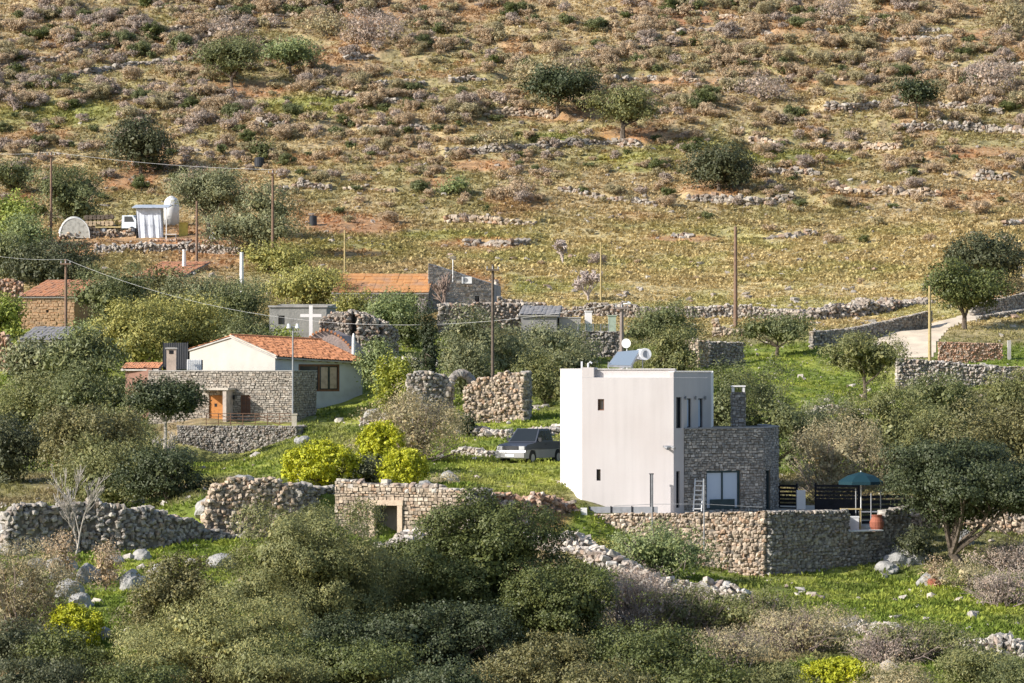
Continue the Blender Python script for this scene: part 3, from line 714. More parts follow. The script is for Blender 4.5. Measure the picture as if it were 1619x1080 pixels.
def terrace():
    # stone terrace in front of the house; deck sheets at two levels
    W1, W2, W3, W4, W5 = XY(929, 177.2), XY(1209, 173.2), XY(1340, 176.4), XY(1393, 178.4), XY(1432, 180.2)
    d = MB(); d.prism([W1, W2, W3, XY(1343, 192), XY(940, 192)], -12.0, -7.42)
    d.prism([W3+(0.01, 0), W4, W5, XY(1432, 192), XY(1343.5, 192)], -12.0, -8.25)
    o = d.build('patio', M_CONCL); tag(o, kind='structure')
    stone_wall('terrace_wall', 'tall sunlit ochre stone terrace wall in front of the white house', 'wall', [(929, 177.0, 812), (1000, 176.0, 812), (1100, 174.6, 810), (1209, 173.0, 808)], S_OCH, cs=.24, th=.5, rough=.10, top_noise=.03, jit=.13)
    stone_wall('terrace_wall', 'tall terrace wall with stone greyed for shade, right of the sunlit one', 'wall', [(1211, 173.1, 808), (1337, 176.2, 806)], S_GRY, cs=.22, th=.5, rough=.07, top_noise=.02)  # grey stone instead of ochre puts this side's shade into the colour
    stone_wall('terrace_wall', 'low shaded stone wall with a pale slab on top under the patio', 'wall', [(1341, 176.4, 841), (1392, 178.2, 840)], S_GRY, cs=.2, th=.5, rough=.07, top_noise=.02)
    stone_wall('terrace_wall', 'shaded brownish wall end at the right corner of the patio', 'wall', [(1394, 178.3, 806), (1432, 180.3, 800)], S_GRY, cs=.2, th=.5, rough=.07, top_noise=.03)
    m = MB(); a = WP(1365, 839, 177.1); m.box(a, (.95, .5, 0), (-.12, .28, 0), (0, 0, .03)); o = m.build('coping_slab', M_WPLAST, None); tag(o, 'pale flat slab lying on the low patio wall', 'slab')
    # white corner pier left of the terrace wall
    m = MB(); p = WP(923, 803, 176.6); m.abox(p.x-.16, p.x+.16, p.y-.2, p.y+.2, -10.5, p.z); tag(m.build('gate_pier', M_WHITE), 'narrow white pier at the left end of the terrace wall', 'pier')
    # low parapet with posts
    R = tag(empty('railing', (XY(985, 177)[0], 177, -7.1)), 'low grey panel railing along the left end of the terrace wall', 'railing')
    m = MB(); a, b = WP(932, 806, 177.25), WP(1040, 806, 175.7); dd = (b-a)/2; m.box((a+b)/2, dd, (0, .02, 0), (0, 0, .16)); m.build('panel', simple('grey_panel', (.20,.21,.23), .7), R, R.location)
    for px in (931, 966, 999, 1031):
        t = (px-932)/108; p = a+(b-a)*t; m = MB(); m.abox(p.x-.03, p.x+.03, p.y-.09, p.y-.03, p.z-.25, p.z+.2); m.build('post', M_DARK, R, R.location)
    # thin wire fence in front of the wall
    Wf = tag(empty('wire_fence', (XY(1110, 172.8)[0], 172.8, -9)), 'thin wire strung between metal posts in front of the terrace wall', 'fence')
    ps = [(1031, 174.2, 750, 852), (1113, 173.0, 757, 842), (1258, 172.8, 800, 852)]
    for px, D, y0, y1 in ps[:2]:
        m = MB(); m.tube([WP(px, y1+30, D), WP(px, y0, D)], .035, 6); m.build('post', M_GREY, Wf, Wf.location)
    m = MB(); m.tube([WP(970, 800, 175), WP(1031, 797, 174.2), WP(1113, 797, 173), WP(1205, 802, 172.4)], .012, 4); m.build('wire', M_GREY, Wf, Wf.location)
    # ladder
    Ld = tag(empty('ladder', (XY(1105, 180)[0], 180, -7.4)), 'aluminium step ladder leaning beside the glazed door', 'ladder')
    for px in (1096, 1109):
        m = MB(); m.tube([WP(px, 808, 178.9), WP(px+3, 757, 179.9)], .035, 6); m.build('rail', M_WPLAST, Ld, Ld.location)
    for k in range(7):
        t = (k+.5)/7; m = MB(); a = WP(1096+3*t, 808-51*t, 178.9+t); b = WP(1109+3*t, 808-51*t, 178.9+t); m.box((a+b)/2, (b-a)/2, (0, .06, 0), (0, 0, .02)); m.build('step', M_WPLAST, Ld, Ld.location)
    # slat fences
    def slat(px0, px1, y0, y1, D0, D1, n, label, solid=0):
        a, b = WP(px0, y1, D0), WP(px1, y1, D1); h = ZP(y0, D0)-a.z; S_ = tag(empty('slat_fence', a), label, 'fence', None); d = (b-a)/2
        d.z = 0; nn = Vector((d.y, -d.x, 0)).normalized()
        for k in range(n):
            m = MB(); z = a.z+h*(k+.5)/n; m.box(((a+b)/2).xy.to_3d()+Vector((0, 0, z)), d, nn*.015, (0, 0, h/n*(.30 if k >= solid else .497))); m.build('slat', M_DARK, S_, a)
        for e in (a, b):
            m = MB(); m.box(e.xy.to_3d()+Vector((0, 0, a.z+h/2))-nn*.06, (.05, 0, 0), (0, .05, 0), (0, 0, h/2+.04)); m.build('post', M_DARK, S_, a)
    slat(1231, 1259, 765, 818, 187.5, 187, 9, 'short dark slatted fence between stone annexe and white pillar')
    slat(1289, 1357, 765, 818, 186, 185.4, 9, 'dark slatted privacy fence behind the patio under the teal parasol', solid=5)
    slat(1360, 1432, 782, 830, 186, 187.5, 6, 'lower dark slatted fence at the right end of the patio')
    m = MB(); p = XY(1266, 186.5); m.abox(p[0]-.24, p[0]+.24, p[1]-.2, p[1]+.2, -7.6, ZP(775, 186.5)); tag(m.build('pillar', M_WHITE), 'white square pillar between the two dark slatted fences', 'pillar')
    # parasol
    b = XY(1361, 181.5); o = (b[0], b[1], -8.25); U = tag(empty('parasol', o), 'large teal parasol open above the patio', 'parasol')
    top = ZP(746, 181.5); rim = ZP(761, 181.5); m = MB(); n = 8; apex = (b[0], b[1], top); ring = []; ring2 = []
    for k in range(n):
        t = 2*math.pi*k/n+.3; ring.append((b[0]+1.28*math.cos(t), b[1]+1.28*math.sin(t), rim)); ring2.append((b[0]+.75*math.cos(t), b[1]+.75*math.sin(t), top-.20))
    for k in range(n):
        j = (k+1) % n; m.poly([apex, ring2[k], ring2[j]]); m.poly([ring2[k], ring[k], ring[j], ring2[j]])
        m.poly([ring[k], ring[k][:2]+(rim-.16,), ring[j][:2]+(rim-.16,), ring[j]])
    m.build('canopy', M_TEAL, U, o); m = MB(); m.tube([o, (b[0], b[1], top+.06)], .03, 8); m.build('pole', M_WPLAST, U, o)
    for k in range(8):
        m = MB(); m.tube([(b[0], b[1], top-.12), Vector(ring[k])-Vector((0, 0, .02))], .012, 4); m.build('rib', M_GREY, U, o)
    m = MB(); m.tube([(b[0], b[1], -8.25), (b[0], b[1], -8.1)], .3, 12); m.build('base', M_CONC, U, o)
    # table, bench, white cooler, clay pots
    def table(px, D, z0, w, h, label, cat, name, mat):
        c = XY(px, D); o = (c[0], c[1], z0); T = tag(empty(name, o), label, cat); m = MB(); m.abox(c[0]-w, c[0]+w, c[1]-.3, c[1]+.3, z0+h-.05, z0+h); m.build('table_top' if cat == 'table' else 'seat', mat, T, o)
        for sx in (-1, 1):
            for sy in (-1, 1):
                m = MB(); m.abox(c[0]+sx*(w-.06)-.03, c[0]+sx*(w-.06)+.03, c[1]+sy*.24-.03, c[1]+sy*.24+.03, z0, z0+h-.05); m.build('leg', mat, T, o)
    table(1345, 180.5, -8.25, .55, 1.1, 'pale slatted patio table beneath the teal parasol', 'table', 'patio_table', M_WOODY)
    table(1375, 183, -8.25, .6, .85, 'grey bench behind the patio table', 'bench', 'garden_bench', M_GREY)
    c = XY(1349, 178.6); o = (c[0], c[1], -8.25); T = tag(empty('storage_box', o), 'small white storage box on the low patio', 'box')
    m = MB(); m.abox(c[0]-.27, c[0]+.27, c[1]-.2, c[1]+.2, -8.25, -7.55); m.build('body', M_WPLAST, T, o); m = MB(); m.abox(c[0]-.29, c[0]+.29, c[1]-.22, c[1]+.22, -7.547, -7.48); m.build('lid', M_WPLAST, T, o)
    def lathe(name, label, cat, px, D, z0, prof, mat, n=16):
        c = XY(px, D); m = MB(); 
        m.tube([(c[0], c[1], z0+z) for r, z in prof], [r for r, z in prof], n); v = np.array(m.v)
        # keep rings horizontal
        o = (c[0], c[1], z0); ob = m.build(name, mat, None, o, smooth=False); ob.location = o; return tag(ob, label, cat)
    lathe('clay_pot', 'large reddish clay jar on the patio beside the shaded wall end', 'pot', 1386, 178.0, -8.3, [(.2, 0), (.36, .3), (.38, .55), (.26, .8), (.3, .92)], M_CLAY)
    g = GD(1477, 169)
    lathe('clay_pot', 'round clay pot with red plant standing in the grass near the big tree', 'pot', 1477, 169, g.z-.05, [(.22, 0), (.34, .25), (.36, .45), (.30, .55)], M_CLAY)
    for px, D, y in ((1353, 181.0, 772), (1392, 182, 775), (1377, 180, 780)):
        m = MB(); m.tube([WP(px, y, D), (XY(px, D)[0], D, -8.25)], .035, 6); o = m.build('metal_post', M_GREY, None); tag(o, 'slim pale post standing on the patio by the fence', 'post', 'posts on the patio')
terrace()

# ================================================================== PICKUP
def pickup():
    D = 193.0; g = GD(832, D); yaw = math.radians(-90-33)   # heading: local +x points to camera-left
    R = tag(empty('pickup_truck', (XY(841, 197.5)[0], 197.5, gz(838, 197)-.12), math.radians(180+62)), 'dark blue and silver pickup parked on the grass beside the white house', 'pickup')
    blue = simple('dark_blue_paint', (.05,.058,.08), .45, .05, 2, spec=.5); silver = simple('silver_paint', (.30,.30,.31), .4, .05, 2, metal=.3); gl = glassmat('car_glass', (.02,.025,.03), .1, .35)
    tyre = simple('tyre_rubber', (.02,.02,.02), .9); rim = simple('wheel_rim', (.45,.45,.46), .4, metal=.5); w = .86
    def arch(cx, r=.42, z=.36, n=8): return [(cx+r*math.cos(math.pi*k/n), z+r*math.sin(math.pi*k/n)) for k in range(n+1)]
    X, Y, Z = (1, 0, 0), (0, 1, 0), (0, 0, 1)
    lo = [(-2.4, .45), (-2.4, .74), (2.35, .74), (2.42, .5), (2.38, .36)] + arch(1.55) + arch(-1.35)
    m = MB(); m.extr(lo[::-1], X, Z, Y, (0, 0, 0), -w, w); m.build('lower_body', silver, R)
    up = [(-2.4, .745), (-2.4, 1.08), (-.75, 1.10), (.92, 1.10), (1.15, 1.06), (2.1, .98), (2.36, .88), (2.36, .745)]
    m = MB(); m.extr(up[::-1], X, Z, Y, (0, 0, 0), -w+.02, w-.02); m.build('upper_body', blue, R)
    # cab with sloped sides
    m = MB(); b = [(-.85, 1.10), (1.12, 1.10)]; t = [(-.68, 1.68), (.42, 1.70)]
    def pt(x, z, s): k = (z-1.1)/.6; return (x, s*(w-.04-.16*k), z)
    q = [pt(-.85, 1.095, -1), pt(1.12, 1.085, -1), pt(.42, 1.70, -1), pt(-.68, 1.68, -1), pt(-.85, 1.095, 1), pt(1.12, 1.085, 1), pt(.42, 1.70, 1), pt(-.68, 1.68, 1)]
    for f in ((0,1,2,3),(7,6,5,4),(1,5,6,2),(0,3,7,4),(3,2,6,7)): m.poly([q[i] for i in f])
    m.build('cab', blue, R)
    def quad_on(a, b_, c, d, s=.90, off=.012):
        P = [Vector(v) for v in (a, b_, c, d)]; ce = sum(P, Vector())/4; n = (P[1]-P[0]).cross(P[3]-P[0]).normalized(); ce2 = Vector((0, 0, 1.3)); n = n if n.dot(ce-ce2) > 0 else -n
        return [ce+(p-ce)*s+n*off for p in P]
    m = MB(); m.poly(quad_on(q[1], q[5], q[6], q[2])); m.build('windscreen', gl, R)
    m = MB(); m.poly(quad_on(q[0], q[3], q[7], q[4])); m.build('rear_window', gl, R)
    for s in (-1, 1):
        for x0, x1, u0, u1 in ((-.75, .02, -.62, -.02), (.10, .98, .05, .40)):
            m = MB(); P = [Vector(pt(x0, 1.15, s)), Vector(pt(x1, 1.15, s)), Vector(pt(u1, 1.60, s)), Vector(pt(u0, 1.60, s))]; m.poly([p+Vector((0, s*.012, 0)) for p in P]); m.build('side_window', gl, R)
    for s in (-1, 1):
        for x in (1.55, -1.35):
            m = MB(); m.tube([(x, s*(w-.2), .36), (x, s*(w+.01), .36)], .36, 20); wh = m.build('wheel', tyre, R)
            m = MB(); m.tube([(x, s*(w+.0), .36), (x, s*(w+.022), .36)], .2, 14); m.build('rim', rim, wh)
        m = MB(); m.box((2.33, s*.64, .83), (.05, 0, 0), (0, .16, 0), (0, 0, .09)); m.build('headlight', simple('lamp_glass', (.42,.43,.45), .2), R)
        m = MB(); m.box((.85, s*(w+.08), 1.2), (.05, 0, 0), (0, .09, 0), (0, 0, .09)); m.build('mirror', M_BLACKP, R)
        m = MB(); m.box((.05, s*(w+.006), .98), (.07, 0, 0), (0, .012, 0), (0, 0, .015)); m.build('door_handle', M_BLACKP, R)
    m = MB(); m.box((2.42, 0, .52), (.07, 0, 0), (0, w-.02, 0), (0, 0, .12)); bp = m.build('front_bumper', silver, R)
    m = MB(); m.box((2.5, 0, .5), (.01, 0, 0), (0, .26, 0), (0, 0, .055)); m.build('number_plate', M_WPLAST, bp)
    m = MB(); m.box((2.365, 0, .84), (.03, 0, 0), (0, .44, 0), (0, 0, .08)); m.build('grille', M_BLACKP, R)
    m = MB(); m.box((-2.45, 0, .5), (.06, 0, 0), (0, w-.05, 0), (0, 0, .08)); m.build('rear_bumper', silver, R)
    R.scale = (1.1, 1.1, 1.26)
pickup()

# ================================================================== LEFT HOUSE GROUP
def stone_house():
    FL, FR, BR, BL = XY(235, 240.5), XY(463, 238), XY(500, 243.6), XY(260, 247); org = (float(FR[0]), 238., -4.)
    H = tag(empty('stone_house', org), 'flat roofed stone house with an orange door below the orange tiled roof', 'house'); rng = np.random.default_rng(21)
    zt, zb = ZP(587, 238.5), -5.0; hs = [hole(FL, FR, 331, 361, 625, 671), hole(FL, FR, 381, 396, 625, 656)]
    facewall('wall', H, org, [(FL, FR, zt, zt, zb, hs), (FR, BR, zt, zt, zb, ()), (BL, FL, zt, zt, zb, ())], [S_TAN, M_MORT], rng, cs=.19, extra=lambda mb: mb.poly([xy3(p, zt-.01) for p in (FL, FR, BR, BL)], 1))
    m = MB()
    for P, Q in ((FL, FR), (FR, BR)):
        d = (Q-P)/np.linalg.norm(Q-P); n = np.array((d[1], -d[0])); c = (P+Q)/2-n*.12; l = np.linalg.norm(Q-P)/2
        m.box((c[0], c[1], zt+.03), (d[0]*l, d[1]*l, 0), (n[0]*.2, n[1]*.2, 0), (0, 0, .03))
    m.build('coping', M_CONC, H, org)
    d = (FR-FL)/np.linalg.norm(FR-FL); n = np.array((d[1], -d[0])); t0, t1, z0, z1 = hs[0]; LL = np.linalg.norm(FR-FL); c = FL+d*LL*(t0+t1)/2-n*.1; hw = (t1-t0)*LL/2
    m = MB(); m.box((c[0], c[1], (z0+z1)/2), (d[0]*hw, d[1]*hw, 0), (n[0]*.03, n[1]*.03, 0), (0, 0, (z1-z0)/2)); dr = m.build('door', M_ORDOOR, H, org)
    m = MB(); k = c-d*.25+n*.035; m.box((k[0], k[1], z0+1.35), (d[0]*.09, d[1]*.09, 0), (n[0]*.01, n[1]*.01, 0), (0, 0, .11)); m.build('door_pane', M_GLASS, dr, org)
    m = MB(); k = c+d*.5+n*.06; m.tube([(k[0], k[1], z0+.95), (k[0], k[1], z0+1.1)], .02, 6); m.build('handle', M_DARK, dr, org)
    window(H, org, FL, FR, hs[1], M_BRWOOD, simple('brown_shutter', (.12,.07,.05), .7), bars=1, hb=3, rec=.06, fw=.05)
    # porch: pier and canopy
    t = t_at(366, FL, FR); p = FL+(FR-FL)*t; m = MB(); c = p+n*.80; zc = ZP(617, 237)
    m.box((c[0], c[1], (zc-3.7)/2), (d[0]*.13, d[1]*.13, 0), (n[0]*.74, n[1]*.74, 0), (0, 0, (zc+3.7)/2)); m.build('porch_pier', simple('porch_render', (.50,.42,.36), .9), H, org)
    t = t_at(346, FL, FR); p = FL+(FR-FL)*t; c = p+n*.84; m = MB(); m.box((c[0], c[1], zc+.08), (d[0]*1.22, d[1]*1.22, 0), (n[0]*.80, n[1]*.80, 0), (0, 0, .075)); m.build('porch_canopy', M_CONCL, H, org)
    t = t_at(372, FL, FR); p = FL+(FR-FL)*t+n*.35; m = MB(); z = ZP(628, 237.5); m.box((p[0], p[1], z), (.07, 0, 0), (0, .07, 0), (0, 0, .14)); m.build('porch_lamp', M_DARK, H, org)
stone_house()
def left_terrace():
    a, b = XY(285, 235.2), XY(470, 232.8); dz = ZP(673, 234)
    d = MB(); d.prism([a, b, XY(480, 238.5), XY(300, 241)], -7, dz-.05); tag(d.build('path', M_CONCL), kind='structure')
    stone_wall('retaining_wall', 'grey stone retaining wall carrying the terrace in front of the orange door', 'wall', [(283, 235.0, 673), (376, 233.8, 673), (469, 232.6, 673)], S_DRK if 0 else S_GRY, cs=.2, th=.45, rough=.06, top_noise=.02)
    stone_wall('retaining_wall', 'shaded return of the terrace wall beside the white gate pier', 'wall', [(471, 232.7, 673), (481, 238, 672)], S_GRY, cs=.2, th=.4, rough=.06, top_noise=.02, sub=5)
    p = XY(465.5, 232.6); m = MB(); m.abox(p[0]-.17, p[0]+.17, p[1]-.17, p[1]+.17, dz+.02, ZP(656, 232.6)); m.abox(p[0]-.21, p[0]+.21, p[1]-.21, p[1]+.21, ZP(656, 232.6)+.002, ZP(654, 232.6))
    tag(m.build('gate_pier', M_CONCL), 'pale square pier at the end of the rusty terrace railing', 'pier')
    org = WP(395, 672, 233.6); R = tag(empty('railing', org), 'rusty metal railing along the terrace before the orange door', 'railing')
    A, B = WP(326, 672, 234.3), WP(462, 672, 232.8); h = .78
    for k in range(8):
        p = A+(B-A)*k/7; m = MB(); m.tube([p, p+Vector((0, 0, h))], .03, 5); m.build('post', M_RUST, R, org)
    for z in (.12, .34, .56, .78):
        m = MB(); m.tube([A+Vector((0, 0, z)), B+Vector((0, 0, z))], .022, 5); m.build('rail', M_RUST, R, org)
    for k in (1, 4):
        m = MB(); m.tube([A+(B-A)*k/7+Vector((0, 0, h)), A+(B-A)*(k+2)/7], .02, 5); m.build('brace', M_RUST, R, org)
left_terrace()
def tiled_house():
    K, R_, G = XY(435, 247), XY(573, 252.0), XY(300, 255.3); Bk = G+(R_-K); org = (float(K[0]), 247., -2.)
    H = tag(empty('tiled_house', org), 'whitewashed house with an orange tile roof and brown corner window', 'house')
    ez, er, eg, rz0, rz1 = ZP(562, 247), ZP(571, 252.0), ZP(553, 255.3), ZP(531, 251.15), ZP(538, 256.1)
    mid = K+(G-K)*.5; mid2 = R_+(Bk-R_)*.5
    hw = [hole(K, R_, 472, 537, 576, 619)]
    m = MB(); z0 = -4
    face(m, mid, K, rz0-.05, ez-.05, z0, ()); face(m, G, mid, eg-.05, rz0-.05, z0, ())
    m.m = [0]*len(m.f); k0 = len(m.f)
    face(m, K, R_, min(ez, er)-.05, min(ez, er)-.05, z0, hw, m=1)
    m.poly([xy3(K, min(ez, er)-.05), xy3(R_, min(ez, er)-.05), xy3(R_, er-.04), xy3(K, ez-.05)], 1)
    face(m, R_, Bk, er, er, z0, (), m=1); face(m, Bk, G, er, eg, z0, (), m=0)
    m.build('wall', [M_OLDPL, M_OLDPL_SHADE], H, org)
    d = (R_-K)/np.linalg.norm(R_-K); n = np.array((d[1], -d[0])); g = (G-K)/np.linalg.norm(G-K)
    s = (rz0-ez)/np.linalg.norm(mid-K)
    E0 = xy3(K+n*.38-d*.12, ez-.38*s+.02); E1 = xy3(R_+n*.38+d*.3, er-.38*s+.02); R0 = xy3(mid-d*.12, rz0); R1 = xy3(mid2+d*.3, rz1)
    rf = tile_roof('roof', E0, E1, R0, R1, M_TILE, H, org)
    tile_roof('roof_slope', xy3(Bk-n*.3+d*.3, eg), xy3(G-n*.3-d*.12, eg), R1, R0, M_TILE, rf, org)
    m = MB(); m.tube([R0+np.array((0, 0, .05)), R1+np.array((0, 0, .05))], .11, 8); m.build('ridge_tiles', M_TILE, rf, org)
    m = MB(); m.box((np.array(E0)+np.array(R0))/2+np.array((0, 0, .04)), (np.array(R0)-np.array(E0))/2, (d[0]*.09, d[1]*.09, 0), (0, 0, .035)); m.build('verge', M_CONCL, rf, org)
    LL = np.linalg.norm(R_-K)
    for k in range(11):
        t = (k+.5)/11; p = K+(R_-K)*t+n*.16; z = ez*(1-t)+er*t-.2; m = MB(); m.box((p[0], p[1], z), (d[0]*.05, d[1]*.05, 0), (n[0]*.16, n[1]*.16, 0), (0, 0, .06)); m.build('rafter_end', M_BRWOOD, rf, org)
    window(H, org, K, R_, hw[0], M_BRWOOD, M_GLASS, bars=1, hb=0, rec=.06, fw=.14)
    t0, t1, z0_, z1_ = hw[0]
    for f0, f1 in ((.56, .72), (.78, .94)):
        a = K+d*LL*(t0+(t1-t0)*f0)-n*.078; b = K+d*LL*(t0+(t1-t0)*f1)-n*.078; m = MB(); c = (a+b)/2; l = np.linalg.norm(b-a)/2
        m.box((c[0], c[1], (z0_+z1_)/2), (d[0]*l, d[1]*l, 0), (n[0]*.008, n[1]*.008, 0), (0, 0, (z1_-z0_)/2-.22)); m.build('curtain', simple('cream_curtain', (.50,.38,.30), .9), H, org)
tiled_house()
def left_extras():
    # chimney with dark corrugated shade, unit, brown shed
    c = XY(271.5, 243); z0, z1 = ZP(586, 243), ZP(552, 243); o = (c[0], c[1], z0); H = tag(empty('chimney', o), 'square stone barbecue chimney on the roof of the flat stone house', 'chimney')
    m = MB(); m.abox(c[0]-.34, c[0]+.34, c[1]-.34, c[1]+.34, z0, z1); m.build('stack', simple('chimney_render', (.50,.40,.33), .9, .12, 2, bump=.5), H, o)
    m = MB(); m.abox(c[0]-.42, c[0]+.42, c[1]-.42, c[1]+.42, z1+.003, z1+.10); m.abox(c[0]-.3, c[0]+.3, c[1]-.38, c[1]+.3, z1+.103, z1+.12); m.build('cap', M_CONC, H, o)
    m = MB(); m.abox(c[0]-.16, c[0]+.16, c[1]-.352, c[1]-.34, z1-.35, z1-.1); m.build('flue_opening', M_DARK, H, o)
    a, b = XY(258, 245.5), XY(297, 244.5); z0, z1 = ZP(584, 245), ZP(542, 245); o = (a[0], a[1], z0); H = tag(empty('corrugated_screen', o), 'black corrugated screen behind the stone chimney', 'screen'); m = MB()
    k = 22
    for i in range(k):
        t0, t1 = i/k, (i+1)/k; p, q = a+(b-a)*t0, a+(b-a)*t1; s = .05 if i % 2 else 0; r = .05 if (i+1) % 2 else 0
        for th in (0, .02): m.poly([(p[0], p[1]+s+th, z0), (q[0], q[1]+r+th, z0), (q[0], q[1]+r+th, z1), (p[0], p[1]+s+th, z1)])
    m.build('sheet', M_BLACKP, H, o)
    for e in (a, (a+b)/2, b): m = MB(); m.tube([(e[0], e[1]+.1, z0), (e[0], e[1]+.1, z1+.1)], .04, 5); m.build('post', M_DARK, H, o)
    c = XY(308, 244.5); z0 = ZP(586, 244.5); o = (c[0], c[1], z0); H = tag(empty('air_conditioner', o), 'white ribbed outdoor unit on the flat stone roof', 'air conditioner')
    m = MB(); m.abox(c[0]-.55, c[0]+.5, c[1]-.2, c[1]+.2, z0+.03, z0+.80); m.build('casing', M_WPLAST, H, o)
    for k in range(7): m = MB(); x = c[0]-.5+k*.15; m.abox(x, x+.06, c[1]-.235, c[1]-.2, z0+.08, z0+.76); m.build('fin', M_WPLAST, H, o)
    m = MB(); m.abox(c[0]+.502, c[0]+.56, c[1]-.2, c[1]+.2, z0+.06, z0+.76); m.build('side_grille', M_DARK, H, o)
    # brown shed with old tile strip
    A, B = XY(198, 246), XY(240, 243.6); o = (A[0], A[1], -3); H = tag(empty('brown_shed', o), 'brown walled shed with a strip of old red tiles left of the stone house', 'shed'); z1 = ZP(583, 245)
    m = MB(); face(m, A, B, z1, z1, -4.5, ()); A2, B2 = A+(.3, 4), B+(.3, 4); face(m, B, B2, z1, z1, -4.5, ()); face(m, A2, A, z1, z1, -4.5, ()); m.build('wall', simple('brown_boards', (.22,.12,.09), .85, .15, 3), H, o)
    tile_roof('roof', (A[0]-.3, A[1]-.3, z1), (B[0]+.5, B[1]-.3, z1), (A[0]-.3, A[1]+3.5, z1+.45), (B[0]+.5, B[1]+3.5, z1+.45), M_TILEOLD, H, o)
    # street lamp
    p = XY(463, 236.5); zb = -4.6; zt = ZP(516, 236.5); o = (p[0], p[1], zb); H = tag(empty('street_lamp', o), 'grey metal lamp post at the corner of the flat stone house', 'street lamp')
    m = MB(); m.tube([o, (p[0], p[1], zt)], [.075, .05], 10); m.build('pole', M_GREY, H, o)
    m = MB(); m.tube([(p[0]-.28, p[1], zt-.15), (p[0], p[1], zt), (p[0]+.3, p[1]-.1, zt-.1)], .03, 6); m.build('arm', M_GREY, H, o)
    for dx in (-.28, .32): m = MB(); m.tube([(p[0]+dx, p[1]-.05, zt+.18), (p[0]+dx, p[1]-.05, zt-.12), (p[0]+dx, p[1]-.05, zt-.2)], [.09, .16, .05], 10); m.build('lamp_head', M_WPLAST, H, o)
    # white cross
    p = XY(491.5, 268); z1 = ZP(483, 268); z0 = gz(491.5, 268)-.2; o = (p[0], p[1], z0); m = MB()
    m.abox(p[0]-.14, p[0]+.14, p[1]-.12, p[1]+.12, z0, z1); zc = ZP(499, 268); m.abox(p[0]-.83, p[0]-.143, p[1]-.118, p[1]+.118, zc-.12, zc+.12); m.abox(p[0]+.143, p[0]+.83, p[1]-.118, p[1]+.118, zc-.12, zc+.12)
    ob = m.build('cross', M_WHITE, None, o); ob.location = o; tag(ob, 'large white cross standing above the orange tiled roof', 'cross')
    # vaulted chapel behind the roof
    pts = [(474, 556), (484, 540), (497, 528), (515, 522), (533, 530), (549, 544), (562, 562)]; D = 261
    prof = [((a-CX)/F*D, (HY-b)/F*D) for a, b in pts]; o = (prof[3][0], D, -1.); H = tag(empty('chapel', o), 'small vaulted stone chapel edged with tiles behind the orange roof', 'chapel')
    m = MB(); poly = [(prof[-1][0], -2.2), (prof[0][0], -2.2)]; full = prof+poly
    m.extr(full, (1, 0, 0), (0, 0, 1), (.12, 1, 0), (0, D, 0), 0, 6); m.build('wall', simple('pink_stone_render', (.40,.31,.28), .95, .15, 1.5, bump=.8, bscale=7), H, o)
    m = MB()
    for (x0, z0), (x1, z1) in zip(prof[:-1], prof[1:]):
        n = max(2, int(math.hypot(x1-x0, z1-z0)/.24))
        for k in range(n):
            t = (k+.5)/n; x, z = x0+(x1-x0)*t, z0+(z1-z0)*t; m.tube([(x, D-.22, z+.06), (x, D+.3, z+.09)], .10, 6)
    m.build('tile_edge', M_TILE, H, o)
    p = XY(559, 258); z0 = -2.0; m = MB(); m.tube([(p[0], p[1], z0), (p[0], p[1], ZP(533, 258)), (p[0], p[1], ZP(527, 258))], [.22, .12, .05], 8); tag(m.build('marker', M_WHITE), 'small pointed white stone finial behind the tiled roof', 'finial')
    # cistern pipe left village
left_extras()

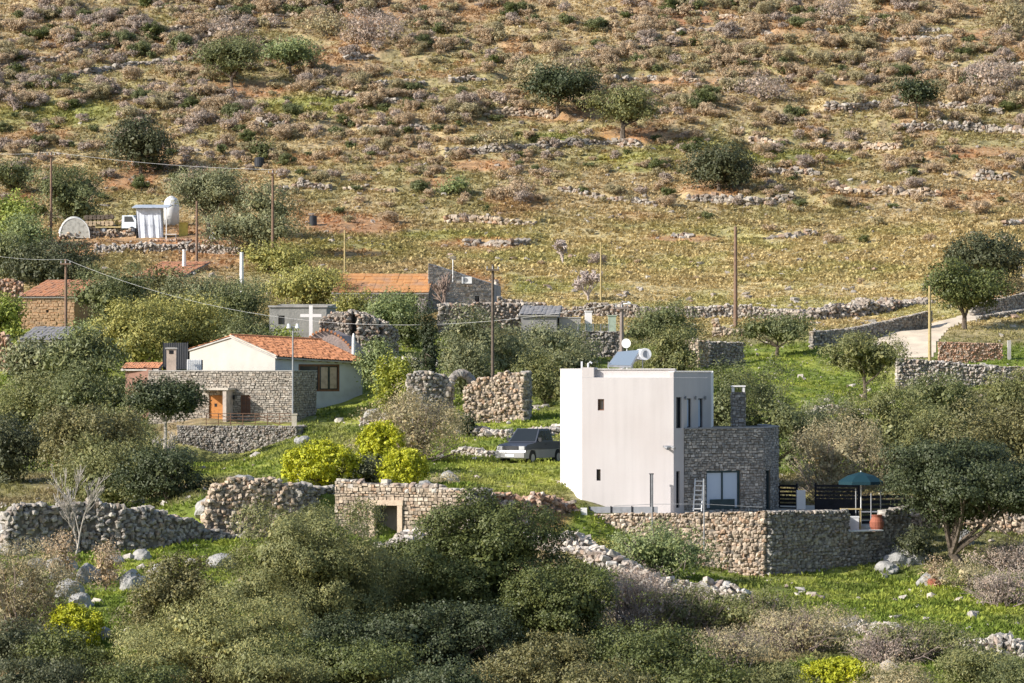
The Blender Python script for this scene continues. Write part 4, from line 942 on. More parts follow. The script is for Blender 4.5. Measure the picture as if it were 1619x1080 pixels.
# ================================================================== ruins and dry stone walls of the middle ground
stone_wall('ruined_wall', 'long crumbling dry stone wall below the retaining terrace, left end', 'wall', [(326, 173.0, 790), (338, 173.2, 762), (365, 173.4, 752), (400, 173.6, 760), (432, 173.9, 752), (466, 174.2, 764)], S_OCH, cs=.26, th=.7, rough=.3, top_noise=.2)
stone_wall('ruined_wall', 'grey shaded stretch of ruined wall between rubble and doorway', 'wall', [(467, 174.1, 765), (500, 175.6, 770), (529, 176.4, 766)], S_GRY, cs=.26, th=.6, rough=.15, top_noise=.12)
def doorway_wall():
    A, B = XY(530, 174.6), XY(735, 172.2); o = (A[0], A[1], -8.); H = tag(empty('ruined_wall', o), 'coursed masonry ruin wall with a pale framed doorway', 'wall'); rng = np.random.default_rng(5)
    zA, zB, z0 = ZP(760, 174.6), ZP(776, 172.2), -9.0; hs = [hole(A, B, 594, 630, 799, 870)]
    A2, B2 = A+(.25, .65), B+(.25, .65)
    def ex(mb):
        mb.poly([xy3(A, zA), xy3(B, zB), xy3(B2, zB), xy3(A2, zA)], 1); face(mb, B, B2, zB, zB, z0, (), m=1); face(mb, B2, A2, zB, zA, z0, (), m=1)
    facewall('wall', H, o, [(A, B, zA, zB, z0, hs)], [S_OCH, M_MORT], rng, cs=.21, extra=ex, lenr=(.9, 1.9), proud=.07)
    V, Fc, core = wall_stones([(A[0]+.1, A[1]+.3, zA-.1, zA+.12), (B[0]+.1, B[1]+.3, zB-.1, zB+.12)], rng, .16, .55, .3, .12)
    m = MB(); m.arr(V, Fc, 0); m.build('capping_stones', S_PAL, H, o)
    d = (B-A)/np.linalg.norm(B-A); n = np.array((d[1], -d[0])); LL = np.linalg.norm(B-A); t0, t1, z0_, z1_ = hs[0]
    fr = simple('dressed_stone', (.56,.44,.33), .9, .12, 3, bump=.5)
    for t, s in ((t0, -1), (t1, 1)):
        c = A+d*(LL*t+s*.13)+n*.06; m = MB(); m.box((c[0], c[1], (z0_+z1_)/2), (d[0]*.13, d[1]*.13, 0), (n[0]*.12, n[1]*.12, 0), (0, 0, (z1_-z0_)/2)); m.build('jamb', fr, H, o)
    c = A+d*LL*(t0+t1)/2+n*.06; m = MB(); m.box((c[0], c[1], z1_+.14), (d[0]*((t1-t0)*LL/2+.3), d[1]*((t1-t0)*LL/2+.3), 0), (n[0]*.13, n[1]*.13, 0), (0, 0, .135)); m.build('lintel', fr, H, o)
doorway_wall()
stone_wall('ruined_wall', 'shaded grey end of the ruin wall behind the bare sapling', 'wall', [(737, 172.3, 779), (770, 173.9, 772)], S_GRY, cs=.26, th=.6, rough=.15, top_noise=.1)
stone_wall('rubble_slope', 'reddish collapsed rubble bank between ruin wall and white house', 'rubble', [(772, 174.2, 778), (820, 175.0, 780), (862, 175.8, 784), (898, 177.2, 800), (910, 177.8, 822)], S_RED, cs=.27, th=1.1, rough=.55, top_noise=.25, jit=.22)
stone_wall('dry_stone_wall', 'shaded bluish grey dry stone wall at the left edge above the boulders', 'wall', [(8, 166, 800), (60, 167, 792), (120, 168, 790), (190, 168.5, 792), (250, 169.5, 802), (310, 171, 822), (378, 172.4, 850)], S_GRY, cs=.27, th=.8, rough=.3, top_noise=.22, jit=.2)
stone_wall('arched_ruin', 'dark ruined stone wall with a collapsed arch beside the cypress', 'ruin', [(646, 226, 586), (672, 226, 583), (700, 226.6, 590), (712, 227, 612)], S_GRY, cs=.26, th=.8, rough=.2, top_noise=.25)
def arch():
    m = MB(); rng = np.random.default_rng(8); Cn = []; S = []; A_ = []; T = []
    for k in range(15):
        t = math.pi*(1.0-k/14*.85); p = WP(729+20*math.cos(t), 622-32*math.sin(t)*.95, 226.6+.08*k)
        for q in range(3):
            Cn.append((p.x+rng.normal(0, .03), p.y+(q-1)*.35, p.z+rng.normal(0, .04)+(.12 if q else 0))); S.append((.36, .4, .34)); A_.append(rng.normal(0, .2)); T.append((rng.normal(0, .2), math.pi/2-t))
    V, Fc = stones_arr(np.array(Cn), np.array(S), np.array(A_), np.array(T), rng); m.arr(V, Fc)
    tag(m.build('stone_arch', S_GRY), 'broken stone arch spanning the gap in the ruin', 'arch')
arch()
stone_wall('arched_ruin', 'ruined gable wall with ragged top right of the broken arch', 'ruin', [(736, 226.2, 612), (760, 226, 598), (790, 225.8, 588), (829, 225.2, 586)], S_OCH, cs=.25, th=.8, rough=.2, top_noise=.15)
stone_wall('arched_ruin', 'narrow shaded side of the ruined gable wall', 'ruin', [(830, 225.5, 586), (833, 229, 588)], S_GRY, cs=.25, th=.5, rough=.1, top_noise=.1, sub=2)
stone_wall('dry_stone_wall', 'low line of pale stones across the grass behind the pickup', 'wall', [(722, 218, HT(.35)), (760, 217, HT(.5)), (800, 216, HT(.55)), (845, 216, HT(.6)), (884, 218, HT(.7))], S_PAL, cs=.25, th=.9, rough=.5, top_noise=.25)
stone_wall('dry_stone_wall', 'low stone edge in the grass left of the pickup', 'wall', [(716, 205, HT(.3)), (745, 204, HT(.45)), (778, 202, HT(.35))], S_PAL, cs=.25, th=.7, rough=.5, top_noise=.2)
stone_wall('dry_stone_wall', 'short heap of pale stones beneath the tiled house corner', 'wall', [(575, 236, HT(.5)), (600, 235, HT(.7)), (640, 234, HT(.3))], S_PAL, cs=.25, th=.9, rough=.5, top_noise=.2)
stone_wall('rubble_wall', 'pale tumbled limestone wall running down from the doorway ruin', 'wall', [(612, 165, HT(.3)), (640, 166.5, HT(.9)), (670, 167, HT(.9)), (700, 167.5, HT(.7)), (735, 168.5, HT(.5))], S_PAL, cs=.28, th=1.3, rough=.6, top_noise=.3, jit=.24)
stone_wall('rubble_wall', 'long tumbled limestone wall descending below the sunlit terrace wall', 'wall', [(820, 170, HT(.6)), (862, 168, HT(.8)), (905, 166, HT(1.0)), (950, 164, HT(1.0)), (1000, 162.5, HT(.8)), (1060, 161, HT(.8)), (1120, 160, HT(.7)), (1180, 159, HT(.5))], S_PAL, cs=.27, th=1.5, rough=.6, top_noise=.3, jit=.24)
stone_wall('rubble_wall', 'pale rubble pile crossing the grass at the lower right corner', 'wall', [(1480, 140, HT(.4)), (1520, 139.5, HT(.9)), (1570, 139, HT(1.0)), (1640, 138.5, HT(1.0))], S_PAL, cs=.27, th=1.6, rough=.6, top_noise=.3, jit=.24)
stone_wall('rubble_wall', 'low stones half buried in grey scrub at lower right', 'wall', [(1290, 150, HT(.4)), (1340, 149, HT(.6)), (1400, 146.5, HT(.5)), (1450, 143, HT(.4))], S_PAL, cs=.27, th=1.2, rough=.6, top_noise=.3, jit=.24)
stone_wall('dry_stone_wall', 'sunlit ochre dry stone wall behind the large carob trunk', 'wall', [(1425, 190, HT(1.0)), (1500, 188, HT(1.2)), (1560, 187, HT(1.3)), (1660, 186, HT(1.2))], S_OCH, cs=.27, th=.8, rough=.3, top_noise=.15)
# upper right
stone_wall('retaining_wall', 'long pale stone retaining wall under the concrete road', 'wall', [(1418, 252.4, 566), (1480, 252.8, 571), (1550, 253.2, 577), (1660, 254, 583)], S_PAL, cs=.25, th=.6, rough=.12, top_noise=.05)
stone_wall('road_wall', 'dark straight stone wall rising along the far side of the road', 'wall', [(1283, 272, 524), (1340, 275, 519), (1400, 279, 507), (1470, 284, 491)], S_GRY, cs=.25, th=.4, rough=.06, top_noise=.02)
stone_wall('road_wall', 'upper stretch of the road wall right of the bushy tree', 'wall', [(1535, 288, 482), (1580, 290, 472), (1660, 294, 453)], S_GRY, cs=.25, th=.4, rough=.06, top_noise=.02)
stone_wall('road_wall', 'low curb wall on the near side of the upper road', 'wall', [(1546, 284, 500), (1600, 287, 492), (1680, 290, 480)], S_GRY, cs=.25, th=.4, rough=.08, top_noise=.04)
stone_wall('brick_wall', 'reddish brick wall with orange patches beside the yellowed pole', 'wall', [(1484, 258, 540), (1530, 258, 541), (1583, 258.5, 543)], S_RED, cs=.18, th=.4, rough=.03, top_noise=.03, mort=M_OCHEARTH)
m = MB(); p = XY(1587, 261.2); m.abox(p[0]-.12, p[0]+.12, 258.2, 258.6, gz(1587, 258)-.3, ZP(538, 258)); tag(m.build('gate_pier', M_CONC), 'grey pier at the right end of the reddish brick wall', 'pier')
stone_wall('rubble_slope', 'heap of pinkish field stones beyond the straight road wall', 'rubble', [(1262, 296, HT(.7)), (1310, 297, HT(1.2)), (1350, 298, HT(1.4)), (1400, 300, HT(1.0)), (1462, 303, HT(.8))], S_HIL, cs=.35, th=2.2, rough=.6, top_noise=.4, jit=.24)
stone_wall('field_wall', 'long pale stone wall closing the yellow field right of centre', 'wall', [(1085, 300, HT(1.1)), (1150, 300.5, HT(1.2)), (1220, 300, HT(1.2)), (1290, 298, HT(.8))], S_PAL, cs=.28, th=.8, rough=.3, top_noise=.15)
stone_wall('field_wall', 'pinkish stone wall closing the field behind the village, centre', 'wall', [(790, 302, HT(1.2)), (860, 303, HT(1.2)), (930, 303, HT(1.0)), (1010, 302, HT(1.1)), (1082, 300.5, HT(1.0))], S_HIL, cs=.28, th=.9, rough=.35, top_noise=.2)
stone_wall('village_wall', 'brown stone wall stepping down right of the grey gabled building', 'wall', [(695, 286, 482), (760, 287, 478), (828, 288, 482)], S_HIL, cs=.28, th=.7, rough=.25, top_noise=.15)
stone_wall('village_wall', 'stone wall with a flat top below the green mesh fence', 'wall', [(922, 266, 524), (983, 266.4, 524)], S_GRY, cs=.24, th=.5, rough=.15, top_noise=.04)
stone_wall('village_wall', 'beige broken wall with a raised block near the long pole', 'wall', [(1128, 283, 502), (1135, 283, 503), (1137, 283, 516), (1182, 283, 520)], S_TER, cs=.3, th=.5, rough=.1, top_noise=.08, sub=8)
stone_wall('village_wall', 'round brown stone hut wall in the green olive grove', 'wall', [(1088, 262, 538), (1100, 260.8, 537), (1116, 262, 539)], S_OCH, cs=.22, th=.5, rough=.12, top_noise=.05, sub=6)
stone_wall('village_wall', 'low wall in olive shade right of the round stone hut', 'wall', [(1118, 263, 540), (1150, 264, 541), (1172, 265, 543)], S_GRY, cs=.22, th=.5, rough=.15, top_noise=.08)
stone_wall('dry_stone_wall', 'low broken wall crossing the green grove beneath the road', 'wall', [(1275, 240, HT(.5)), (1310, 240, HT(.7)), (1345, 240, HT(.6)), (1375, 239, HT(.4))], S_PAL, cs=.25, th=.8, rough=.4, top_noise=.2)
stone_wall('dry_stone_wall', 'pale stones beside the slope under the prickly pear', 'wall', [(600, 262, HT(.8)), (640, 262, HT(1.0)), (690, 262, HT(.6))], S_PAL, cs=.26, th=1.0, rough=.4, top_noise=.25)
# upper left
stone_wall('rubble_wall', 'pale rubble wall holding up the red soil yard', 'wall', [(150, 348.6, HT(.7)), (200, 348.6, HT(.9)), (260, 349, HT(1.0)), (330, 349.3, HT(.9)), (380, 348.6, HT(.7))], S_PAL, cs=.3, th=1.2, rough=.5, top_noise=.25)
stone_wall('rubble_wall', 'reddish rubble wall at the left edge above the ochre hut', 'wall', [(-30, 305, 436), (10, 305, 438), (34, 305, 446)], S_RED, cs=.3, th=.8, rough=.4, top_noise=.2)
stone_wall('rubble_wall', 'reddish ruined wall at the left edge beside the prickly pears', 'wall', [(-30, 270, 520), (10, 270, 528), (28, 270, 545)], S_RED, cs=.28, th=.8, rough=.4, top_noise=.2)
stone_wall('stone_row', 'low row of pale stones behind the beehive yard', 'wall', [(95, 357, HT(.6)), (150, 358, HT(.6)), (210, 359, HT(.6))], S_TER, cs=.28, th=.7, rough=.4, top_noise=.2)
def hut(name, label, cat, px0, px1, ybase, yeave, D, depth, ridge, wallm, roofm, skew=.1, holes=(), stone=None, cs=.24, sheet=False, ridgeshift=0):
    """single-slope or gabled hut whose roof slope faces the camera"""
    A, B = XY(px0, D), XY(px1, D); A2, B2 = A+(depth*skew, depth), B+(depth*skew, depth); zt = ZP(yeave, D); zb = min(ZP(ybase, D), gz(px0, D), gz(px1, D))-.4; zr = ZP(ridge, D+depth)
    o = (A[0], A[1], zb); H = tag(empty(name, o), label, cat); hs = [hole(A, B, *h) for h in holes]
    m = MB()
    def side(mb, mi):
        mb.poly([xy3(B, zb), xy3(B2, zb), xy3(B2, zr), xy3(B, zt)], mi); mb.poly([xy3(A2, zb), xy3(A, zb), xy3(A, zt), xy3(A2, zr)], mi); face(mb, B2, A2, zr, zr, zb, (), m=mi)
    if stone: facewall('wall', H, o, [(A, B, zt, zt, zb, hs)], [stone, wallm], np.random.default_rng(int(px0)), cs=cs, extra=lambda mb: side(mb, 1))
    else: face(m, A, B, zt, zt, zb, hs); side(m, 0); m.build('wall', wallm, H, o)
    e = .25
    if roofm:
        d = Vector((A2[0]-A[0], A2[1]-A[1], zr-zt)).normalized()*e
        tile_roof('roof', (A[0]-.2-d.x, A[1]-d.y, zt-d.z+.02), (B[0]+.2-d.x, B[1]-d.y, zt-d.z+.02), (A2[0]-.2, A2[1], zr+.02), (B2[0]+.2, B2[1], zr+.02), roofm, H, o, pitch=.35 if name != 'long_building' else .6, amp=.03 if name != 'long_building' else .012, row=.5 if name != 'long_building' else 1.1)
    for h, hh in zip(hs, holes):
        window(H, o, A, B, h, M_DARK, M_GLASS, bars=0, rec=.12, fw=.05, name='door' if hh[3] > ybase-3 else 'window')
    return H, o
hut('stone_hut', 'ochre rendered hut with a sagging red tile roof at far left', 'hut', 34, 118, 520, 468, 296, 5, 443, M_OCHEARTH, M_TILEOLD, .35, holes=[(73, 77, 490, 496)], stone=simple('ochre_rubble_render', (.50,.33,.20), .95, .2, 1.5, bump=.8, bscale=5, stain=(.34,.24,.16)), cs=.3)
hut('corrugated_shed', 'shed with a grey corrugated sheet roof in front of the ochre hut', 'shed', 32, 148, 556, 537, 280, 4, 517, M_CONC, M_CORR, .2)
hut('tiled_building', 'low building with flat red tiled roof and white chimney', 'building', 214, 286, 462, 437, 325, 6, 414, S_TER if 0 else M_OCHEARTH, M_TILEOLD, .35)
c = XY(291, 329); o = (c[0], c[1], ZP(425, 329)); K = tag(empty('white_chimney', o), 'slim white chimney on the flat red tiled roof', 'chimney'); m = MB(); m.tube([(c[0], c[1], o[2]-.6), (c[0], c[1], ZP(397, 329))], [.24, .15], 8); m.build('stack', M_WHITE, K, o); m = MB(); m.tube([(c[0], c[1], ZP(397, 329)), (c[0], c[1], ZP(394.5, 329))], .19, 8); m.build('cap', M_WHITE, K, o)
hut('long_building', 'long low building with a weathered orange roof under the green field', 'building', 528, 674, 486, 462, 300, 7, 433, M_MORTL, M_TILEOLD if 0 else simple('orange_earth_roof', (.50,.24,.09), .95, .2, .6, bump=1, bscale=3, stain=(.42,.24,.14)), .05, holes=[(597, 614, 465, 487)], stone=S_GRY)
hut('old_house', 'old pale block house with one dark window behind the cross', 'house', 426, 516, 532, 486, 272, 5, 481, simple('old_limewash', (.30,.29,.27), .95, .15, 1, bump=.6, bscale=6), None, .1, holes=[(440, 450, 499, 513)])
A = XY(426, 272); m = MB(); B = XY(516, 272); m.prism([A-(.1, .1), B+(.1, -.1), B+(.6, 5), A+(.4, 5)], ZP(486, 272)+.003, ZP(483, 272)); tag(m.build('roof_slab', M_CONC), 'rough flat slab roof over the old pale block house', 'roof')
def mound():
    V = []; o = XY(556, 270)
    stone_wall('stone_vault', 'rounded dry stone vault roof to the right of the white cross', 'ruin', [(508, 270, 500), (530, 270, 492), (560, 269.5, 490), (590, 270, 500), (612, 271, 515)], S_HIL, cs=.26, th=3.0, rough=.3, top_noise=.12)
mound()
def gabled():
    A, B = XY(677, 303), XY(781, 305); o = (A[0], A[1], 5.); H = tag(empty('grey_building', o), 'grey lean-to building with sloping wall top and air conditioner', 'building'); m = MB()
    hs = [hole(A, B, 751, 758, 468, 478), hole(A, B, 691, 700, 438, 452)]
    zA, zB = ZP(416, 303), ZP(450, 305); zl = ZP(457, 304)
    A2, B2 = A+(.6, 6), B+(.6, 6)
    mm = simple('weathered_cement', (.34,.33,.33), .95, .2, .8, bump=.5, bscale=5, stain=(.22,.21,.21))
    hz = [(h[0], h[1], h[2], min(h[3], zB-.1)) for h in hs[:1]]
    V, Fc = facing(A, B, zA, zB, 4.0, hz, np.random.default_rng(4), cs=.28, proud=.04); m.arr(V, Fc, 1); face(m, A, B, zA, zB, 4.0, hz); face(m, B, B2, zB, zB, 4.0, ()); face(m, A2, A, zA, zA, 4.0, ()); face(m, B2, A2, zB, zA, 4.0, ())
    m.poly([xy3(A, zA-.02), xy3(B, zB-.02), xy3(B2, zB-.02), xy3(A2, zA-.02)]); m.build('wall', [mm, S_GRY], H, o)
    window(H, o, A, B, hz[0], M_DARK, M_GLASS, bars=0, rec=.1, fw=.06)
    p = WP(738, 443, 303.6); a = tag(empty('air_conditioner', (p.x, p.y, p.z-.3)), 'white outdoor unit fixed to the grey lean-to building', 'air conditioner'); m = MB(); m.box(p, (.45, 0, 0), (0, .16, 0), (0, 0, .3)); m.build('casing', M_WPLAST, a, (p.x, p.y, p.z-.3))
    m = MB(); m.tube([p+Vector((-.1, -.165, 0)), p+Vector((-.1, -.175, 0))], .2, 14); m.build('fan_grille', M_GREY, a, (p.x, p.y, p.z-.3))
    p = WP(716, 424, 303); m = MB(); m.tube([(p.x, p.y, p.z-1.2), (p.x, p.y, p.z+.9)], .05, 6); m.tube([(p.x, p.y-.1, p.z+.9), (p.x, p.y, p.z+1.05)], [.28, .05], 12); tag(m.build('roof_antenna', M_WPLAST), 'thin pale mast with small dish on the grey lean-to building', 'antenna')
gabled()
hut('grey_shed', 'grey corrugated sheet shed left of the pale concrete blocks', 'shed', 824, 880, 516, 497, 282, 3.5, 484, M_CORR, M_CORR, .1)
def mini_box(name, label, cat, px0, px1, y0, y1, D, mat, dep=1.0):
    a, b = WP(px0, y0, D), WP(px1, y1, D); zb = min(b.z, gz((px0+px1)/2, D)); m = MB(); m.abox(a.x, b.x, D, D+dep, zb-.1, a.z); m.box(((a.x+b.x)/2, D+dep/2, a.z+.045), ((b.x-a.x)/2+.06, 0, 0), (0, dep/2+.06, 0), (0, 0, .04)); o = ((a.x+b.x)/2, D+dep/2, zb); ob = m.build(name, mat, None, o); ob.location = o; return tag(ob, label, cat)
mini_box('water_cistern', 'small cube shaped white cistern near the green mesh fence', 'cistern', 925, 936, 493, 510, 284, M_WHITE)
mini_box('water_cistern', 'low pale green cistern lid beside the white cube', 'cistern', 962, 974, 500, 512, 283, simple('pale_green_paint', (.35,.42,.34), .8))
mini_box('stone_block', 'wide grey concrete trough right of the grey shed', 'trough', 884, 918, 503, 520, 283, M_CONC, 1.5)
def mesh_fence(label, px0, px1, D0, D1, y0, y1, n, mat, name='mesh_fence'):
    a, b = WP(px0, y1, D0), WP(px1, y1, D1); h = ZP(y0, D0)-a.z; o = tuple(a); H = tag(empty(name, a), label, 'fence'); 
    for k in range(n+1): p = a+(b-a)*k/n; m = MB(); m.tube([p-Vector((0, 0, .3)), p+Vector((0, 0, h))], .04, 5); m.build('post', M_GREY, H, o)
    m = MB(); q = 9
    for k in range(q): m.tube([a+Vector((0, 0, h*(k+.5)/q)), b+Vector((0, 0, h*(k+.5)/q))], .018, 4)
    r = int((b-a).length/.25)
    for k in range(r): p = a+(b-a)*(k+.5)/r; m.tube([p, p+Vector((0, 0, h))], .014, 4)
    m.build('mesh', mat, H, o)
mesh_fence('green mesh fence above the flat topped village wall', 914, 962, 270, 270, 512, 526, 4, simple('green_net', (.03,.09,.06), .8))
mesh_fence('grey wire fence along the foot of the road wall', 1283, 1400, 282, 286, 522, 543, 5, M_GREY)
# ================================================================== beehive yard
def yard():
    Dy = 359
    def g(px, D): return GD(px, D)
    # white flatbed truck
    b = g(192, 360); R = tag(empty('flatbed_truck', b, math.radians(-14)), 'small white flatbed truck loaded with logs on the red soil yard', 'truck'); wp = simple('white_truck_paint', (.62,.68,.74), .4)
    s = 1.0
    cab = [(.3, .55), (2.25, .55), (2.3, 1.0), (2.0, 1.25), (1.55, 1.9), (.35, 1.9)]
    m = MB(); m.extr(cab[::-1], (1, 0, 0), (0, 0, 1), (0, 1, 0), (0, 0, 0), -.8, .8); m.build('cab', wp, R)
    m = MB(); m.poly([(2.03, -.7, 1.28), (2.03, .7, 1.28), (1.62, .7, 1.85), (1.62, -.7, 1.85)]); m.build('windscreen', M_GLASS, R)
    for q in (-1, 1): m = MB(); m.poly([(.6, q*.812, 1.2), (1.75, q*.812, 1.2), (1.45, q*.812, 1.78), (.6, q*.812, 1.78)]); m.build('side_window', M_GLASS, R)
    m = MB(); m.abox(-2.6, .22, -.85, .85, .6, .75); m.abox(-2.6, -2.55, -.85, .85, .753, 1.05); m.build('flatbed', M_WOODY, R)
    for x in (1.45, -1.7):
        for q in (-1, 1): m = MB(); m.tube([(x, q*.6, .36), (x, q*.84, .36)], .36, 14); w = m.build('wheel', M_BLACKP, R); m = MB(); m.tube([(x, q*.84, .36), (x, q*.86, .36)], .17, 10); m.build('hub', M_GREY, w)
    m = MB(); m.abox(2.25, 2.4, -.8, .8, .45, .62); m.build('bumper', M_GREY, R)
    for k in range(3):
        for j in range(7):
            c = g(137+j*6.5, 361+k*.4); m = MB(); z = c.z+.35+k*.62; m.tube([(c.x, c.y-.5, z), (c.x, c.y+.6, z)], .27+.03*((j*k) % 2), 9); tag(m.build('log', M_BARK if k != 1 else simple('cut_log_wood', (.5,.38,.25), .9)), 'cut log in the stack left of the white truck', 'log', 'stacked logs in the yard')
    # net tent
    p = g(120, 358); n = 14; H = tag(empty('net_tunnel', p), 'pale net covered half round tunnel at the left of the yard', 'shelter'); m = MB(); r = []
    for i in range(7):
        row = []
        for k in range(n+1): t = math.pi*k/n; row.append((p.x+1.55*math.cos(t)+(-.25*i if 0 else 0)-.12*i, p.y-1.0+i*.6, p.z-.1+(2.35-.12*abs(i-2))*math.sin(t)**.8))
        r.append(row)
    for i in range(6):
        for k in range(n): m.poly([r[i][k], r[i+1][k], r[i+1][k+1], r[i][k+1]])
    m.poly(r[0]); m.poly(r[6])
    m.build('net', simple('grey_net', (.45,.44,.40), .9, .2, 3), H, p)
    for i in (0, 3, 6): q = MB(); q.tube(r[i], .05, 5, cap=False); q.build('hoop', M_WPLAST, H, p)
    # white shelter
    a, b = g(212, 357), g(264, 357); H = tag(empty('canvas_shelter', a), 'white canvas shelter with open porch beside the truck', 'shelter'); zt = ZP(326, 357); z0 = a.z-.1
    m = MB(); nx = 12
    for k in range(nx):
        t0, t1 = k/nx, (k+1)/nx; x0, x1 = a.x+(b.x-a.x-.9)*t0+.2, a.x+(b.x-a.x-.9)*t1+.2; w0, w1 = .12*math.sin(k*1.7), .12*math.sin((k+1)*1.7)
        m.poly([(x0+.3, a.y+w0, z0), (x1+.3, a.y+w1, z0), (x1, a.y, zt-.25), (x0, a.y, zt-.25)])
    m.poly([(b.x-.7, a.y, z0), (b.x-.7, a.y+3, z0), (b.x-.7, a.y+3, zt), (b.x-.7, a.y, zt-.25)]); m.poly([(a.x+.2, a.y+3, z0), (a.x+.2, a.y, z0), (a.x+.2, a.y, zt-.25), (a.x+.2, a.y+3, zt)]); m.poly([(b.x-.7, a.y+3, z0), (a.x+.2, a.y+3, z0), (a.x+.2, a.y+3, zt), (b.x-.7, a.y+3, zt)])
    m.build('canvas', simple('white_canvas', (.66,.70,.78), .8, .12, 1.2), H, a)
    m = MB(); c = Vector(((a.x+b.x)/2, a.y+1.4, zt+.05)); m.box(c, ((b.x-a.x)/2+.2, 0, 0), (0, 1.9, .22), (0, 0, .05)); m.build('roof', simple('sheet_metal', (.45,.50,.58), .5), H, a)
    for x in (b.x-.05, b.x-.05, a.x):
        m = MB(); m.abox(x-.05, x+.05, a.y-.4, a.y-.3, a.z-.6, zt-.2); m.build('post', M_WPLAST, H, a); break
    m = MB(); q = g(270, 354.5); m.abox(q.x-.6, q.x+.6, q.y-.35, q.y+.35, q.z+.65, q.z+.72)
    for sx in (-.5, .5): m.abox(q.x+sx-.05, q.x+sx+.05, q.y-.05, q.y+.05, q.z-.1, q.z+.647)
    tag(m.build('trestle_table', M_WPLAST), 'small white table standing before the canvas shelter', 'table')
    # dome tank
    p = WP(271, 325, 372); z0 = gz(271, 372)-.2; m = MB(); m.tube([(p.x, 372, z0), (p.x, 372, p.z), (p.x, 372, p.z+.45), (p.x, 372, p.z+.8), (p.x, 372, p.z+1.05)], [.85, .85, .8, .55, .18], 18); tag(m.build('water_tank', M_WPLAST, smooth=True), 'white domed water tank rising behind the canvas shelter', 'tank')
    p = g(290, 359); m = MB(); m.abox(p.x-.45, p.x+.45, p.y-.3, p.y+.3, p.z-.1, p.z+1.3); m.abox(p.x-.5, p.x+.5, p.y-.35, p.y+.35, p.z+1.303, p.z+1.38); tag(m.build('yellow_cabinet', simple('yellow_paint', (.60,.46,.10), .7)), 'yellow cabinet in the shade right of the canvas shelter', 'cabinet')
    for px, D, y0, y1, r, lab in ((495, 353, 341, 358, .42, 'black barrel standing on red soil right of the large olive'), (410, 385, 249, 264, .62, 'black water tank on the hillside above the olives'),):
        D = gp(px, y1); z1 = ZP(y0, D); z0 = gz(px, D)-.1; x = XY(px, D)[0]; m = MB(); m.tube([(x, D, z0), (x, D, z1-.1), (x, D, z1)], [r, r, r*.8], 16); m.tube([(x, D, z1+.002), (x, D, z1+.05)], r*.3, 10); tag(m.build('water_barrel', M_BLACKP), lab, 'barrel')
    p = WP(480, 426, 330); m = MB(); m.tube([p+Vector((-.5, -.3, -.45)), p+Vector((.15, .4, .35))], .42, 16); m.tube([p+Vector((-.52, -.32, -.47)), p+Vector((-.5, -.3, -.45))], .46, 16); tag(m.build('tipped_barrel', M_BLACKP), 'tilted dark round barrel among yellow bushes', 'barrel')
    for k in range(6):
        p = g(318+k*5, 356.5); m = MB(); m.abox(p.x-.09, p.x+.09, p.y-.05, p.y+.05, p.z-.1, p.z+.55); tag(m.build('short_stake', M_RUST), 'short rusty stake in the row beside the brown pole', 'stake', 'row of stakes in the yard')
    stone_wall('rubble_wall', 'low red clay bank along the front of the yard', 'wall', [(230, 354, HT(.25)), (280, 353.8, HT(.3)), (340, 353.5, HT(.25))], S_RED, cs=.3, th=.8, rough=.4, top_noise=.1)
    p = g(340, 356); m = MB(); m.poly([(p.x-.8, p.y, p.z), (p.x+.7, p.y, p.z), (p.x+.1, p.y+.4, p.z+1.3)]); m.poly([(p.x+.7, p.y, p.z), (p.x+.5, p.y+1.1, p.z), (p.x+.1, p.y+.4, p.z+1.3)]); m.poly([(p.x-.8, p.y, p.z), (p.x+.1, p.y+.4, p.z+1.3), (p.x+.5, p.y+1.1, p.z)]); tag(m.build('tarpaulin', simple('grey_tarpaulin', (.42,.44,.5), .7)), 'grey tarpaulin heap under the olives at the yard edge', 'tarpaulin')
yard()
# ================================================================== poles and wires
def pole(px, ytop, ybase, D, label, r=.13, mat=M_WOODP, name='utility_pole', fit=True, cross=True, cat='pole'):
    D = D or gp(px, ybase); x = XY(px, D)[0]; z0 = gz(px, D)-.4; z1 = ZP(ytop, D); o = (x, D, z0); H = tag(empty(name, o), label, cat)
    m = MB(); m.tube([o, (x, D, z1)], [r*1.15, r*.8], 8); m.build('shaft', mat, H, o)
    if cross:
        m = MB(); m.abox(x-.45, x+.45, D-.1-r, D-r, z1-.45, z1-.33); a = m.build('crossarm', mat, H, o)
        for s in (-.38, 0, .38): m = MB(); m.tube([(x+s, D-.05-r, z1-.33), (x+s, D-.05-r, z1-.12)], [.05, .03], 6); m.build('insulator', M_GREY, a, o)
    return Vector((x, D, z1))
WD = simple('brown_pole_wood', (.21,.135,.095), .9, .15, 5); WK = simple('dark_pole_wood', (.13,.10,.08), .9, .2, 5)
p80 = pole(80.5, 240, 378, 351, 'tall brown pole at the left edge of the beehive yard', mat=WD)
p310 = pole(311, 318, 430, 332, 'brown pole in front of the large yard olives', mat=WD, cross=False)
p432 = pole(431, 268, 398, 338, 'tall thin pole rising through the olives above the yellow bush', mat=WD)
p545 = pole(545, 364, 430, 312, 'thin yellow pole beside the green field above the long roof', r=.09, mat=M_WOODY, cross=False)
p104 = pole(104, 410, 537, 286, 'dark pole before the ochre hut', mat=WD)
p780 = pole(779, 418, 590, 236, 'dark slender pole rising from behind the ruined gable wall', mat=WK, r=.11)
p950 = pole(950, 383, 478, None, 'thin yellow pole beside the pale almond tree', r=.08, mat=M_WOODY, cross=False)
p1163 = pole(1163, 358, 519, 293, 'tallest brown pole standing on the field wall', mat=WD, r=.16, cross=False)
p983 = pole(983, 478, 560, 228, 'grey brown pole with lamp bracket just behind the white house', mat=simple('grey_pole_wood', (.24,.20,.18), .9), r=.15)
